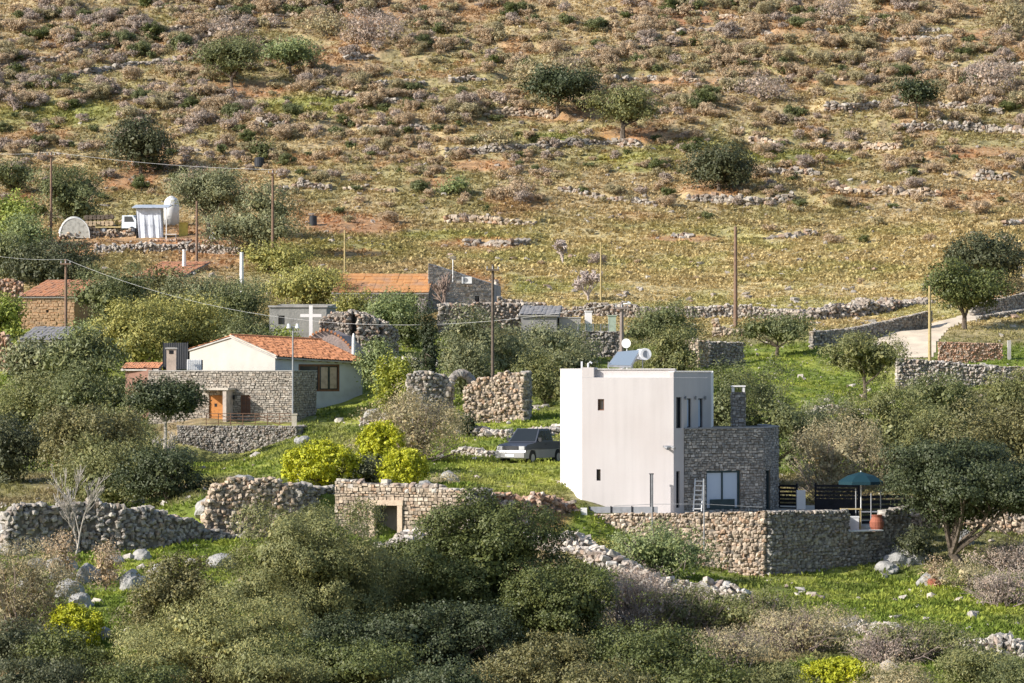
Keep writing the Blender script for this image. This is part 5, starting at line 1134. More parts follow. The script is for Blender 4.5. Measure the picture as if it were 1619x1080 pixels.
p1470 = pole(1470, 452, 566, 259, 'yellowed pole by the road in front of the brick wall', mat=M_WOODY, r=.12, cross=False)
p382 = pole(382, 399, 442, 300, 'white ribbed flue standing among olives', r=.2, mat=M_WPLAST, name='white_flue', cross=False, cat='flue')
m = MB(); x, D, z = XY(991, 228)[0], 228, ZP(543, 228); m.tube([(x-.06, D-.5, z), (x-.02, D-.35, z), (x, D-.3, z)], [.32, .2, .05], 18); m.tube([(x, D-.3, z), (x, D-.3, z-2.2)], .04, 6); tag(m.build('satellite_dish', M_WPLAST), 'round white dish on a mast beside the grey brown pole', 'satellite dish')
m = MB(); x, D, z = XY(985, 228)[0], 227.7, ZP(481, 228); m.tube([(x, D, z), (x+.35, D-.2, z+.05)], .04, 6); m.tube([(x+.3, D-.2, z+.08), (x+.5, D-.25, z+.02)], [.13, .08], 8); tag(m.build('pole_lamp', M_WPLAST), 'small white lamp clamped to the top of the grey brown pole', 'lamp')
def wire(a, b, sag, label, r=.010):
    m = MB(); pts = []
    for k in range(25): t = k/24; p = a*(1-t)+b*t; p = p-Vector((0, 0, sag*4*t*(1-t))); pts.append(p)
    m.tube(pts, r, 4, cap=False); tag(m.build('power_line', simple('aluminium_wire', (.55,.55,.55), .5)), label, 'wire')
wire(WP(-60, 238, p80.y+4), p80, .3, 'overhead line entering at left to the yard pole', .014)
wire(p80, p432, .35, 'overhead line from the yard pole to the pole above the yellow bush', .014)
wire(WP(-60, 395, 290), p104, .3, 'overhead line entering at left to the pole before the ochre hut')
wire(p104, p983, 3.2, 'long sagging line crossing above the orange roof', .010)
# ------------------------------------------------------------------ vegetation
def leaves_mesh(name, P, Nrm, Ld, leaf, wr, rng, mat, lenj=(.7, 1.35)):
    n = len(P); a = Ld; b = np.cross(Nrm, a); b /= np.linalg.norm(b, axis=1)[:, None]+1e-9
    l = leaf*rng.uniform(*lenj, (n, 1))/2; w = l*wr
    V = np.stack([P-a*l, P+b*w, P+a*l, P-b*w], 1).reshape(-1, 3)
    return new_mesh(name, V, np.arange(n*4).reshape(-1, 4), mat)
def unit(v): return v/(np.linalg.norm(v, axis=1)[:, None]+1e-9)
def crown_pts(rng, R, Hc, z0, n, leaf, nl=16, lobe=(.30, .48), flat=0., clus=8, rag=.22, core=.40, up=.3, spread=1.2, dome=False, sub=7, subr=(.13, .21), kj=(.75, 1.05), c0=.55):
    cz, ez = (z0+Hc*.36, Hc*.60) if dome else (z0+Hc*.5, Hc*.48)
    ctr = np.array((0, 0, cz)); E = np.array((R*1.04, R*rng.uniform(.9, 1.05), ez))
    d = unit(rng.normal(size=(nl, 3))); d[:, 2] = np.where(d[:, 2] < -.35, -d[:, 2], d[:, 2])
    rl = rng.uniform(lobe[0], lobe[1], nl); k = np.clip(1.0-rl*.85, .3, 1)*rng.uniform(kj[0], kj[1], nl)
    cl = d*k[:, None]; cl = np.concatenate([cl, [[0, 0, 0], [.12, 0, -.2], [-.15, .1, .1]]]); rl = np.concatenate([rl, [c0, .5, .5]])
    # second level: small tufts on the surface of the lobes
    def surf(c0, r0, m, w_, lim, lo=-.25):
        li = rng.choice(len(r0), m, p=w_/w_.sum()); u = unit(rng.normal(size=(m, 3))); u[:, 2] = np.where((u[:, 2] < lo) & (rng.random(m) < .65), -u[:, 2], u[:, 2])
        p = c0[li]+u*r0[li][:, None]; ok = np.ones(m, bool)
        for j in range(len(r0)): ok &= ~((np.linalg.norm(p-c0[j], axis=1)/r0[j] < lim) & (li != j))
        return p, u, li, ok
    p, u, li, ok = surf(cl, rl, nl*sub*3, rl**2, .80); c2 = p[ok][:nl*sub]; u2 = u[ok][:nl*sub]
    r2 = rng.uniform(subr[0], subr[1], len(c2))*(1+rag*(rng.random(len(c2))-.4)*1.5); c2 = c2+u2*(rng.random(len(c2))**1.5*rag*.75)[:, None]
    m = int(n/clus*2.2); p, u, li, ok = surf(c2, r2*.85, m, r2**2, .62); nn_ = max(8, int(n/clus)); p = p[ok][:nn_]; u = u[ok][:nn_]; uo_ = u2[li][ok][:nn_]
    q = np.repeat(p, clus, 0)*E+rng.normal(0, 1, (len(p)*clus, 3))*leaf*spread*np.array((1, 1, .9))
    uo = unit(np.repeat(u+uo_*.5, clus, 0))
    N_ = unit(uo+rng.normal(0, .36, q.shape)); Ld = unit(np.cross(N_, rng.normal(size=q.shape))+uo*up+np.array((0, 0, up)))
    Ld = unit(Ld-N_*(Ld*N_).sum(1)[:, None])
    nc = int(n*core); li = rng.choice(len(rl), nc, p=rl**2/(rl**2).sum()); uc = unit(rng.normal(size=(nc, 3))); pc = (cl[li]+uc*(rl[li]*rng.uniform(.2, .74, nc))[:, None])*E
    Nc = unit(uc+rng.normal(0, .4, uc.shape)); Lc = unit(np.cross(Nc, rng.normal(size=uc.shape)))
    P1, P2 = q+ctr, pc+ctr; zmin = z0-.04*Hc; k1, k2 = P1[:, 2] > zmin, P2[:, 2] > zmin
    lo = cl*E+ctr; lo = lo[lo[:, 2] > z0]
    return (P1[k1], N_[k1], Ld[k1]), (P2[k2], Nc[k2], Lc[k2]), lo
def crown_mesh(name, rng, R, Hc, z0, n, leaf, mat, wr=.45, **k):
    a, b, lobes = crown_pts(rng, R, Hc, z0, n, leaf, **k)
    na, nb = len(a[0]), len(b[0])
    def q(P, N_, Ld, lf, w):
        bb = np.cross(N_, Ld); bb = unit(bb); l = lf*rng.uniform(.65, 1.35, (len(P), 1))/2
        return np.stack([P-Ld*l, P+bb*l*w, P+Ld*l, P-bb*l*w], 1).reshape(-1, 3)
    V = np.concatenate([q(*a, leaf, wr), q(*b, leaf*1.7, .7)])
    return new_mesh(name, V, np.arange(len(V)).reshape(-1, 4), mat), lobes
def limbs(rng, base, lobes, r0, zf, nb=5, lean=(0, 0), sides=7):
    m = MB(); f = Vector((lean[0], lean[1], zf)); pts = [Vector((0, 0, -.4)), Vector((lean[0]*.2+rng.normal(0, .05), lean[1]*.2, zf*.4)), f]
    m.tube(pts, [r0*1.35, r0, r0*.85], sides)
    idx = rng.permutation(len(lobes))[:nb]
    for i in idx:
        t = Vector(lobes[i]); mid = f.lerp(t, .5)+Vector((rng.normal(0, .12), rng.normal(0, .12), -.08*(t-f).length))*1.0
        m.tube([f-Vector((0, 0, .1)), f.lerp(mid, .5)+Vector((rng.normal(0, .05), 0, .03)), mid, t], [r0*.62, r0*.5, r0*.36, r0*.10], 6)
        for _ in range(2):
            e = mid.lerp(t, rng.uniform(.2, .6)); g = e+Vector(rng.normal(0, 1, 3)).normalized()*(t-f).length*.35; m.tube([e, e.lerp(g, .5)+Vector((0, 0, .05)), g], [r0*.25, r0*.15, r0*.05], 5)
    return m
KIND = {  # colour, leaf width ratio, options
 'olive':   ((.140,.162,.066), .36, dict(lobe=(.27,.42), rag=.30, up=.6, nl=12, kj=(.82,1.12), c0=.48, sub=9)),
 'olive2':  ((.190,.202,.078), .36, dict(lobe=(.27,.42), rag=.30, up=.6, nl=12, kj=(.82,1.12), c0=.48, sub=9)),
 'silver':  ((.195,.212,.110), .36, dict(lobe=(.27,.42), rag=.30, up=.6, nl=12, kj=(.82,1.12), c0=.48, sub=9)),
 'oak':     ((.100,.122,.036), .60, dict(lobe=(.25,.38), rag=.26, up=.2, nl=14, kj=(.82,1.12), c0=.48, sub=9)),
 'oakw':    ((.160,.155,.064), .60, dict(lobe=(.25,.38), rag=.26, up=.2, nl=14, kj=(.82,1.12), c0=.48, sub=9)),
 'carob':   ((.060,.078,.034), .60, dict(lobe=(.25,.40), rag=.24, up=.1, nl=13, kj=(.82,1.10), c0=.5, sub=9)),
 'dark':    ((.080,.092,.045), .50, dict(lobe=(.28,.46), rag=.25, up=.3, nl=18)),
 'yelgrn':  ((.310,.305,.090), .45, dict(lobe=(.26,.42), rag=.32, up=.5, nl=18)),
 'bright':  ((.260,.320,.070), .50, dict(lobe=(.28,.46), rag=.22, up=.3, nl=16)),
 'spurge':  ((.400,.430,.025), .55, dict(lobe=(.13,.19), rag=.02, up=.5, nl=90, clus=8, spread=.6, sub=3, subr=(.06,.09), kj=(.98,1.02), c0=.85)),
 'scrub':   ((.350,.310,.180), .30, dict(lobe=(.24,.42), rag=.38, up=.7, nl=16, core=.10)),
 'brown':   ((.440,.345,.230), .30, dict(lobe=(.24,.42), rag=.36, up=.7, nl=14, core=.10)),
 'mauve':   ((.390,.325,.275), .26, dict(lobe=(.24,.44), rag=.40, up=.8, nl=14, core=.06)),
 'green':   ((.220,.270,.110), .40, dict(lobe=(.26,.44), rag=.30, up=.6, nl=16)),
 'paleolive': ((.255,.262,.100), .36, dict(lobe=(.24,.38), rag=.34, up=.9, nl=14, kj=(.82,1.15), c0=.48, sub=9)),
 'cypress': ((.040,.055,.024), .35, dict(lobe=(.28,.46), rag=.12, up=.9, nl=16)),
 'citrus':  ((.300,.330,.050), .60, dict(lobe=(.28,.44), rag=.20, up=.1, nl=14)),
}
VEG = []   # keep-out discs (x, y, r) for ground shrubs
_tn = [500]
SR = F*1024/1619
def tree(name, label, cat, cx, ytop, w, kind, D=None, ybase=None, group=None, z0=None, trunk=None, nb=5, dens=1.0, lean=(0, 0), leafpx=None, hfrac=0., bark=None, twigs=0, depth=1.0, fork=None):
    _tn[0] += 1; rng = np.random.default_rng(_tn[0])
    if D is None: D = gp(cx, ybase)
    zg = gz(cx, D); H = max(ZP(ytop, D)-zg, .5); R = w/2/F*D; col, wr, opt = KIND[kind]
    s = SR/D; leaf = (leafpx or (2.2 if kind == 'spurge' else 2.6))/s; npx = (2*R*s)*(H*s); n = int(np.clip(npx*(2.6 if kind == 'spurge' else 1.65)*dens, 600, 95000))
    x = XY(cx, D)[0]; T = tag(empty(name, (x, D, zg)), label, cat, group); zc = H*hfrac
    opt = dict(opt); opt['dome'] = hfrac < .08
    me, lobes = crown_mesh('crown', rng, R*1.05, (H-zc), zc, n, leaf, leafmat(col), wr, **opt)
    link('crown', me, T)
    r0 = trunk if trunk else max(.05, R*.055)
    limbs(rng, None, lobes, r0, (fork*H if fork else zc+(H-zc)*.12 if hfrac else H*.15), nb, lean).build('trunk', bark or M_BARK, T)
    if twigs:
        m = MB()
        for k in range(twigs):
            t = rng.uniform(0, 2*math.pi); e = rng.uniform(.25, 1.4); d = Vector((math.cos(t)*math.cos(e), math.sin(t)*math.cos(e), math.sin(e))); Lr = R*1.02 if e < .9 else H*1.0
            Lr = 1/math.sqrt((math.cos(e)/R)**2+(math.sin(e)/H)**2)*rng.uniform(.8, 1.08)
            b = Vector((rng.normal(0, .2)*R, rng.normal(0, .2)*R, 0)); pts = [b, b+d*Lr*.5+Vector(rng.normal(0, .05*R, 3)), b+d*Lr]
            m.tube(pts, [.035, .022, .010], 4, cap=False)
            for q in range(3):
                a = pts[1].lerp(pts[2], rng.uniform(0, .8)); g = a+(d+Vector(rng.normal(0, .5, 3))).normalized()*Lr*.3; m.tube([a, g], [.016, .007], 3, cap=False)
        m.build('twigs', M_TWIG, T)
    VEG.append((x, D, R*.8)); return T
def bare(name, label, cx, ytop, w, D=None, ybase=None, mat=None, r0=.09, thick=.02, depth=5, cat='tree'):
    _tn[0] += 1; rng = np.random.default_rng(_tn[0])
    if D is None: D = gp(cx, ybase)
    zg = gz(cx, D); H = ZP(ytop, D)-zg; R = w/2/F*D; x = XY(cx, D)[0]; T = tag(empty(name, (x, D, zg)), label, cat); mt = MB(); mw = MB()
    def rec(p, d, l, r, k):
        q = p+d*l*.5+Vector(rng.normal(0, l*.05, 3)); e = q+d*l*.5; (mt if k < 2 else mw).tube([p, q, e], [max(r, thick), max(r*.85, thick*.9), max(r*.65, thick*.7)], 6 if k < 2 else 4, cap=k == 0)
        if k >= depth: return
        for _ in range(3 if k else 4):
            a = d.orthogonal().normalized(); a.rotate(Matrix.Rotation(rng.uniform(0, 6.28), 3, d)); nd = (d*.75+a*rng.uniform(.4, .95)*(R/H*1.1)+Vector((0, 0, .12))).normalized(); rec(e if rng.random() < .6 else q, nd, l*rng.uniform(.62, .86), r*.6, k+1)
    rec(Vector((0, 0, -.15)), Vector((rng.normal(0, .08), 0, 1)).normalized(), H*.30, r0, 0)
    mt.build('trunk', mat, T); mw.build('twigs', mat, T); return T

O = 'olive_tree'
# --- hillside
tree(O, 'silvery olive on the upper left hillside beside an orange tinted tree', 'tree', 366, 64, 92, 'olive', ybase=138, hfrac=.10)
tree('carob_tree', 'green and rusty tinted tree right of the upper left olive', 'tree', 458, 66, 82, 'green', ybase=124, hfrac=.22)
tree('carob_tree', 'broad dark evergreen on red soil at top centre of the slope', 'tree', 882, 110, 116, 'carob', ybase=187, hfrac=.16, depth=.7)
tree(O, 'round olive with visible trunk casting a long shadow on the slope', 'tree', 985, 144, 116, 'olive2', ybase=224, hfrac=.17, trunk=.32)
tree('carob_tree', 'dark tree above the beehive yard with red soil under it', 'tree', 222, 198, 108, 'dark', ybase=275, hfrac=.05)
tree('carob_tree', 'dark spreading bush tree right of centre on the terraces', 'tree', 1137, 230, 118, 'dark', ybase=303, hfrac=.05)
tree('oak_tree', 'small dark green tree beside a stone heap at upper right', 'tree', 1450, 126, 60, 'carob', ybase=192, hfrac=.25)
tree('grey_bush', 'purplish leafless thicket casting shade right of centre slope', 'bush', 1205, 124, 82, 'mauve', ybase=162)
tree('grey_bush', 'tall grey leafless tree at the top edge of the slope', 'bush', 1325, -8, 50, 'mauve', ybase=38)
tree('grey_bush', 'mauve bare tree below the pale heap at the upper right edge', 'bush', 1568, 98, 84, 'mauve', ybase=148)
tree('grey_bush', 'bushy grey tree in the top right corner', 'bush', 1600, 0, 70, 'scrub', ybase=55)
tree('grey_bush', 'purple grey thicket above the upper left olive', 'bush', 362, 30, 80, 'mauve', ybase=62)
tree('grey_bush', 'grey green thicket at the top left of centre', 'bush', 590, 20, 100, 'mauve', ybase=72)
tree('grey_bush', 'grey thicket at the top edge left of centre', 'bush', 520, 22, 80, 'scrub', ybase=58)
tree('grey_bush', 'large grey brown shrub behind the dark evergreen', 'bush', 875, 92, 120, 'scrub', ybase=150)
tree('grey_bush', 'grey green shrub clump near the middle terrace', 'bush', 785, 205, 46, 'scrub', ybase=236)
tree('grey_bush', 'round brown shrub near the lower terrace', 'bush', 820, 283, 60, 'brown', ybase=316)
tree('grey_bush', 'green shrub with dark shadow left of the round brown shrub', 'bush', 720, 284, 50, 'green', ybase=308)
tree('grey_bush', 'grey green shrub right of the black hillside tank', 'bush', 415, 225, 42, 'olive', ybase=248)
bare('bare_tree', 'leafless dark tree at the left edge of the slope', 22, 140, 60, ybase=178, mat=M_TWIG, r0=.16, thick=.05)
# --- around the yard
tree(O, 'grey olive at the left frame edge above the yard', 'tree', 18, 255, 72, 'olive', ybase=304)
tree(O, 'olive rising behind the net tunnel', 'tree', 108, 268, 116, 'olive', D=366, hfrac=.05)
tree(O, 'pale olive behind the white domed tank', 'tree', 330, 270, 120, 'silver', D=362, hfrac=.1)
tree(O, 'large grey olive to the right of the yard reaching the pole', 'tree', 405, 300, 136, 'silver', D=347, hfrac=.02)
tree('bush', 'bright green bushes at the left edge below the yard olives', 'bush', 10, 308, 90, 'bright', D=350)
tree('bush', 'green shrub mass at the left edge beside the yard wall', 'bush', 30, 342, 100, 'green', D=340)
tree(O, 'dark round olive above the ochre hut', 'tree', 88, 382, 130, 'dark', D=318, hfrac=.03)
tree(O, 'grey green olive at the left edge above the ochre hut', 'tree', 20, 368, 90, 'olive', D=326)
tree('bush', 'yellow flowering bush left of the tilted barrel', 'bush', 432, 390, 104, 'yelgrn', D=330)
tree('bush', 'yellow green bush in front of the long building roof', 'bush', 488, 423, 130, 'yelgrn', D=303)
tree(O, 'dense grey olive between ochre hut and white flue', 'tree', 182, 425, 140, 'olive', D=292)
tree(O, 'tall olive left of the white flue', 'tree', 330, 430, 130, 'silver', D=288)
tree(O, 'dark olive right of the white flue above the cross', 'tree', 385, 446, 110, 'olive', D=280)
tree('pine_tree', 'yellowish green pine behind the brown shed', 'tree', 215, 478, 130, 'yelgrn', D=268)
tree('pine_tree', 'tall yellow green pine left of the tiled house gable', 'tree', 300, 465, 130, 'yelgrn', D=272)
tree('bush', 'dark reddish green shrub between the pines', 'bush', 262, 430, 70, 'oakw', D=300)
tree('bush', 'grey olive shrub directly behind the tiled house roof', 'bush', 392, 500, 110, 'olive', D=263)
tree('bush', 'bright green shrub beside the old pale block house', 'bush', 445, 518, 70, 'bright', D=264)
tree('bush', 'vivid green bush at the left edge beside the ochre hut', 'bush', 8, 468, 60, 'bright', D=290)
tree('bush', 'small yellow green bush under the ochre hut', 'bush', 133, 508, 60, 'green', D=276)
tree('prickly_pear', 'grey green prickly pear thicket beside the reddish ruined wall', 'cactus', 62, 545, 90, 'silver', D=262, leafpx=5)
tree('prickly_pear', 'grey green prickly pears around the corrugated shed corner', 'cactus', 130, 540, 100, 'olive', D=258, leafpx=5)
tree('bush', 'green bush hiding the wall of the long building, left end', 'bush', 556, 466, 70, 'yelgrn', D=292)
tree('bush', 'dark green shrub before the long building wall, right end', 'bush', 648, 468, 34, 'oak', D=292)
# --- centre of the village
tree('bush', 'green prickly shrub on the bank right of the long building door', 'bush', 622, 462, 80, 'green', D=284)
tree('bush', 'olive green shrub on top of the stone vault', 'bush', 645, 496, 44, 'oak', D=275)
tree('cypress_tree', 'narrow dark cypress beside the arched ruin', 'tree', 677, 472, 30, 'cypress', D=233, trunk=.15)
tree(O, 'tall grey olive right of the cypress', 'tree', 738, 494, 92, 'silver', D=252)
tree(O, 'lower grey olive between cypress and slender pole', 'tree', 738, 540, 84, 'silver', D=240)
tree(O, 'olive rising behind the ruined gable wall', 'tree', 800, 520, 120, 'silver', D=256)
tree(O, 'long pale olive crown right of the slender pole', 'tree', 862, 514, 130, 'silver', D=262)
tree(O, 'olive between ruined gable wall and white house', 'tree', 862, 562, 90, 'olive2', D=235)
tree(O, 'small olive under the flat topped village wall', 'tree', 905, 548, 80, 'silver', D=240)
tree('citrus_tree', 'round yellow green citrus bush by the tiled house corner', 'bush', 622, 565, 54, 'citrus', D=238)
tree('bush', 'pale green bush between tiled house and citrus', 'bush', 598, 545, 60, 'green', D=250)
tree(O, 'small grey olive directly behind the citrus bush', 'tree', 646, 555, 60, 'silver', D=246)
tree('grey_bush', 'large round grey shrub between spurges and pickup', 'bush', 655, 622, 150, 'scrub', D=196, twigs=50, dens=1.1)
tree('spurge_bush', 'largest bright yellow green dome bush above the ruin wall', 'bush', 508, 697, 122, 'spurge', D=181, dens=1.2)
tree('spurge_bush', 'smaller yellow green dome bush above the pale doorway', 'bush', 640, 708, 76, 'spurge', D=177.5, dens=1.2)
tree('spurge_bush', 'yellow green bush tucked against the round grey shrub', 'bush', 604, 664, 74, 'spurge', D=187, dens=1.2)
tree('bush', 'dark low bush in the hollow between the yellow domes', 'bush', 580, 722, 60, 'dark', D=181)
tree('grey_bush', 'small grey thorny shrub in the grass right of the smaller dome', 'bush', 700, 750, 50, 'scrub', D=181)
tree('bush', 'dark shrub behind pickup bonnet in the pale stone line', 'bush', 735, 655, 34, 'carob', D=217)
# --- left village front
tree('olive_tree', 'grey olive at far left below the prickly pears', 'tree', 50, 600, 150, 'olive2', D=232)
tree('olive_tree', 'broad grey olive left of the brown shed', 'tree', 150, 578, 150, 'olive', D=228)
tree('oak_tree', 'dark shaded tree at the left edge mid height', 'tree', 18, 662, 120, 'dark', D=205)
tree('olive_tree', 'yellowish olive below the broad grey olive', 'tree', 140, 650, 160, 'oakw', D=200)
tree('oak_tree', 'dark green round tree with pale bare trunk beside the stone house', 'tree', 262, 596, 104, 'carob', D=226, hfrac=.42, bark=M_BARKL, trunk=.12, nb=7)
tree('olive_tree', 'grey shrub under the pale trunked tree', 'tree', 205, 650, 100, 'olive2', D=214)
tree('oak_tree', 'very dark round bush at the end of the shaded dry stone wall', 'bush', 265, 716, 138, 'carob', D=180)
tree('olive_tree', 'olive green bush left of the very dark round bush', 'tree', 170, 695, 150, 'olive2', D=188)
bare('bare_tree', 'thin leafless tree with pale trunk before the dry stone wall', 118, 742, 96, D=166, mat=M_BARKL, r0=.07, thick=.014)
bare('bare_tree', 'pale leafless branches under the dark tree near the retaining wall', 262, 680, 90, D=222, mat=M_BARKL, r0=.08, thick=.022)
bare('bare_tree', 'leafless sapling before the shaded end of the ruin wall', 752, 770, 46, D=171.2, mat=M_BARKL, r0=.04, thick=.016, depth=4)
bare('almond_tree', 'pale leafless almond tree at the lower edge of the yellow field', 930, 418, 74, ybase=476, mat=simple('almond_twigs', (.50,.42,.38), .9), r0=.14, thick=.045, depth=6)
bare('almond_tree', 'pale leafless almond tree higher in the yellow field', 890, 376, 66, ybase=418, mat=simple('almond_twigs', (.50,.42,.38), .9), r0=.14, thick=.05, depth=6)
bare('almond_tree', 'leafless brown tree before the grey lean-to building', 705, 425, 60, D=296, mat=simple('brown_twigs', (.30,.22,.18), .9), r0=.10, thick=.032)
# --- right side
tree(O, 'olive just behind the pole and white roof, right of centre', 'tree', 1048, 484, 112, 'olive', D=268, hfrac=.1)
tree(O, 'smaller olive below, touching the white house roof line', 'tree', 1065, 520, 80, 'olive2', D=248, hfrac=.05)
tree(O, 'round olive on green grass beside the long field wall', 'tree', 1230, 498, 104, 'olive', ybase=564, hfrac=.15)
tree(O, 'round olive standing alone on vivid grass under the road', 'tree', 1367, 532, 114, 'olive2', D=247, hfrac=.15)
tree(O, 'bushy olive with several trunks at the bend of the road', 'tree', 1525, 420, 122, 'oak', D=279, hfrac=.08, trunk=.22)
tree(O, 'dark olive above the bend of the road', 'tree', 1562, 372, 118, 'dark', D=306, hfrac=.1)
tree('bush', 'low grey shrub between dark olive and road wall', 'bush', 1600, 440, 80, 'scrub', D=306)
tree(O, 'wide dark olive directly behind the slate annexe', 'tree', 1195, 572, 168, 'olive', D=204, trunk=.3)
tree('bush', 'tan twiggy thicket right of the slate annexe', 'bush', 1320, 672, 170, 'scrub', D=196, twigs=60)
tree(O, 'grey olive above the tan thicket', 'tree', 1400, 612, 150, 'olive2', D=214)
tree(O, 'pale olive left of the grey one above the thicket', 'tree', 1300, 640, 110, 'silver', D=212)
tree(O, 'long low olive row crown under the retaining wall', 'tree', 1490, 590, 110, 'olive', D=236)
tree(O, 'olive at the right edge beneath the retaining wall', 'tree', 1600, 586, 80, 'olive2', D=240)
tree(O, 'large yellowish olive behind the carob, right edge', 'tree', 1580, 640, 210, 'oakw', D=192)
tree(O, 'dense olive above the large carob crown', 'tree', 1470, 655, 130, 'olive2', D=200)
tree('carob_tree', 'large dark spreading carob with thick twisted trunk right of the patio', 'tree', 1520, 704, 256, 'carob', D=175, hfrac=.20, trunk=.26, fork=.13, nb=9, dens=1.3, lean=(-.5, 0))
tree('bush', 'red leaved plant in the clay pot by the carob', 'plant', 1480, 882, 34, 'brown', D=169)
tree('bush', 'dark shaded shrub under the carob beside the patio', 'bush', 1445, 840, 60, 'dark', D=177)
tree('grey_bush', 'fallen grey branches in shade right of the carob trunk', 'bush', 1590, 862, 120, 'mauve', D=174, twigs=40)
tree('grey_bush', 'pale dry bush at the right edge on the green bank', 'bush', 1590, 905, 130, 'mauve', D=160, twigs=60)
tree('grey_bush', 'grey green bush left of the pale dry bush', 'bush', 1530, 890, 80, 'scrub', D=166)
tree('bush', 'wide green broom bush in front of the sunlit terrace wall', 'bush', 1045, 832, 150, 'green', D=167, twigs=30)
tree('bush', 'small yellowish shrub at the foot of the white pier', 'bush', 955, 855, 60, 'yelgrn', D=171)
# --- foreground
tree(O, 'big foreground olive left of centre in front of the ruin wall', 'tree', 500, 798, 258, 'olive2', D=136, dens=1.7, trunk=.3, hfrac=.0)
tree('oak_tree', 'brownish green bush left of the big foreground olive', 'tree', 292, 886, 160, 'oakw', D=137, dens=1.1)
tree(O, 'pale foreground olive with upright sprays, bottom left', 'tree', 325, 952, 290, 'paleolive', D=126, dens=1.2)
tree('oak_tree', 'largest foreground evergreen oak at bottom centre', 'tree', 762, 815, 290, 'oak', D=142, dens=1.8, trunk=.25, hfrac=.0)
tree('oak_tree', 'right companion of the foreground evergreen oak', 'tree', 885, 895, 165, 'oak', D=138, dens=1.5)
tree('oak_tree', 'shadowed dark bush beneath the foreground evergreen oak', 'tree', 700, 960, 220, 'carob', D=132)
tree(O, 'brown tinted olive in the bottom left corner', 'tree', 28, 868, 160, 'scrub', D=139, dens=1.2, twigs=40)
tree('oak_tree', 'dark green bush along the bottom left corner', 'tree', 30, 985, 140, 'dark', D=130)
tree('oak_tree', 'shaded green bush below the small yellow dome', 'bush', 105, 1000, 140, 'oak', D=127)
tree('spurge_bush', 'yellow green dome bush in the shade at bottom left', 'bush', 120, 953, 84, 'spurge', D=138)
tree('spurge_bush', 'brilliant yellow dome bush cut by the bottom edge', 'bush', 1325, 1040, 112, 'spurge', D=128, dens=1.2)
tree('bush', 'small bright bush left of the brilliant yellow dome', 'bush', 1275, 1045, 50, 'bright', D=132)
tree('oak_tree', 'low green oak scrub at the bottom edge under the big olive', 'bush', 580, 1018, 260, 'oak', D=124)
tree('oak_tree', 'low oak scrub at the bottom edge near centre', 'bush', 845, 1005, 170, 'oakw', D=124)
tree('oak_tree', 'low oak scrub at the bottom edge right of centre', 'bush', 1010, 998, 210, 'oak', D=125)
tree(O, 'low leafy olive scrub along the bottom left edge', 'bush', 440, 1035, 190, 'olive2', D=121)
tree('grey_bush', 'grey twiggy thicket right of the foreground oaks', 'bush', 1000, 905, 130, 'mauve', D=146, twigs=90)
tree('grey_bush', 'grey green thicket under the long tumbled wall', 'bush', 1090, 930, 130, 'olive2', D=147, twigs=60)
tree('grey_bush', 'sparse grey bush lower right of centre', 'bush', 1210, 938, 150, 'olive2', D=146, twigs=60)
tree('grey_bush', 'brownish sparse bush between green bank and bottom', 'bush', 1260, 962, 190, 'scrub', D=141, twigs=80)
tree('grey_bush', 'wide grey thicket with pale twigs at the bottom', 'bush', 1140, 1000, 190, 'scrub', D=132, twigs=90)
tree('grey_bush', 'grey olive thicket at the bottom right', 'bush', 1440, 990, 200, 'olive2', D=135, twigs=80)
tree('bush', 'grey green olive scrub in the bottom right corner', 'bush', 1550, 1030, 170, 'olive2', D=127)
tree('grey_bush', 'pale twig heap above the brilliant yellow dome', 'bush', 1395, 1000, 120, 'mauve', D=134, twigs=60)
tree('grey_bush', 'small dry tan bush among the boulders, left', 'bush', 92, 846, 50, 'brown', D=157)
tree('grey_bush', 'small dry tan bush among the boulders, right of the other', 'bush', 168, 866, 44, 'brown', D=155)
for k_, (cx_, yt_, w_, kd_, lb_) in enumerate([(60, 1045, 170, 'dark', 'dark scrub in the extreme bottom left corner'), (230, 1050, 170, 'oak', 'green scrub at the bottom edge beside the shaded bush'), (700, 1045, 170, 'carob', 'dark scrub at the bottom edge between the oak scrubs'),
    (950, 1050, 150, 'oakw', 'yellowish scrub at the bottom edge right of centre'), (1130, 1048, 150, 'oak', 'green oak scrub at the bottom edge below the wide grey thicket'), (1240, 1055, 120, 'olive2', 'olive scrub at the bottom edge left of the brilliant dome'),
    (1420, 1050, 130, 'scrub', 'grey scrub at the bottom edge right of the brilliant dome'), (1610, 1040, 110, 'olive', 'olive scrub at the bottom edge in the right corner')]):
    tree('oak_tree' if 'oak' in lb_ else 'bush', lb_, 'bush', cx_, yt_, w_, kd_, D=118.5)
tree('oak_tree', 'dark undergrowth at the foot of the big foreground olive', 'bush', 560, 975, 180, 'carob', D=131)
tree('oak_tree', 'shaded green bush right of the pale foreground olive', 'bush', 450, 1000, 120, 'oak', D=124)
# boulders
def boulder(px, py, w, h, label):
    rng = np.random.default_rng(int(px*7+py)); D = gp(px, py); s = F/D; p = GD(px, D); me = bpy.data.meshes.new('boulder')
    import bmesh
    bm = bmesh.new(); bmesh.ops.create_icosphere(bm, subdivisions=3, radius=1)
    sd = rng.uniform(0, 50)
    for v in bm.verts:
        n = float(fbm(v.co.x*1.4+sd, v.co.y*1.4+v.co.z*1.9+sd, 3, 3)); q = float(vn(v.co.x*3+sd, v.co.z*3-sd+v.co.y*2, 8)); v.co *= .62+.7*n+.12*round(q*3)/3
        v.co.x *= w/2/s*1.35; v.co.y *= w/2/s*1.1; v.co.z *= h/2/s*1.75
    bm.to_mesh(me); bm.free(); me.materials.append(BOUL); o = link('boulder', me, None, (p.x, p.y, p.z+h*.15/s)); tag(o, label, 'rock', 'limestone boulders in the grass'); o.rotation_euler = (0, 0, rng.uniform(0, 6))
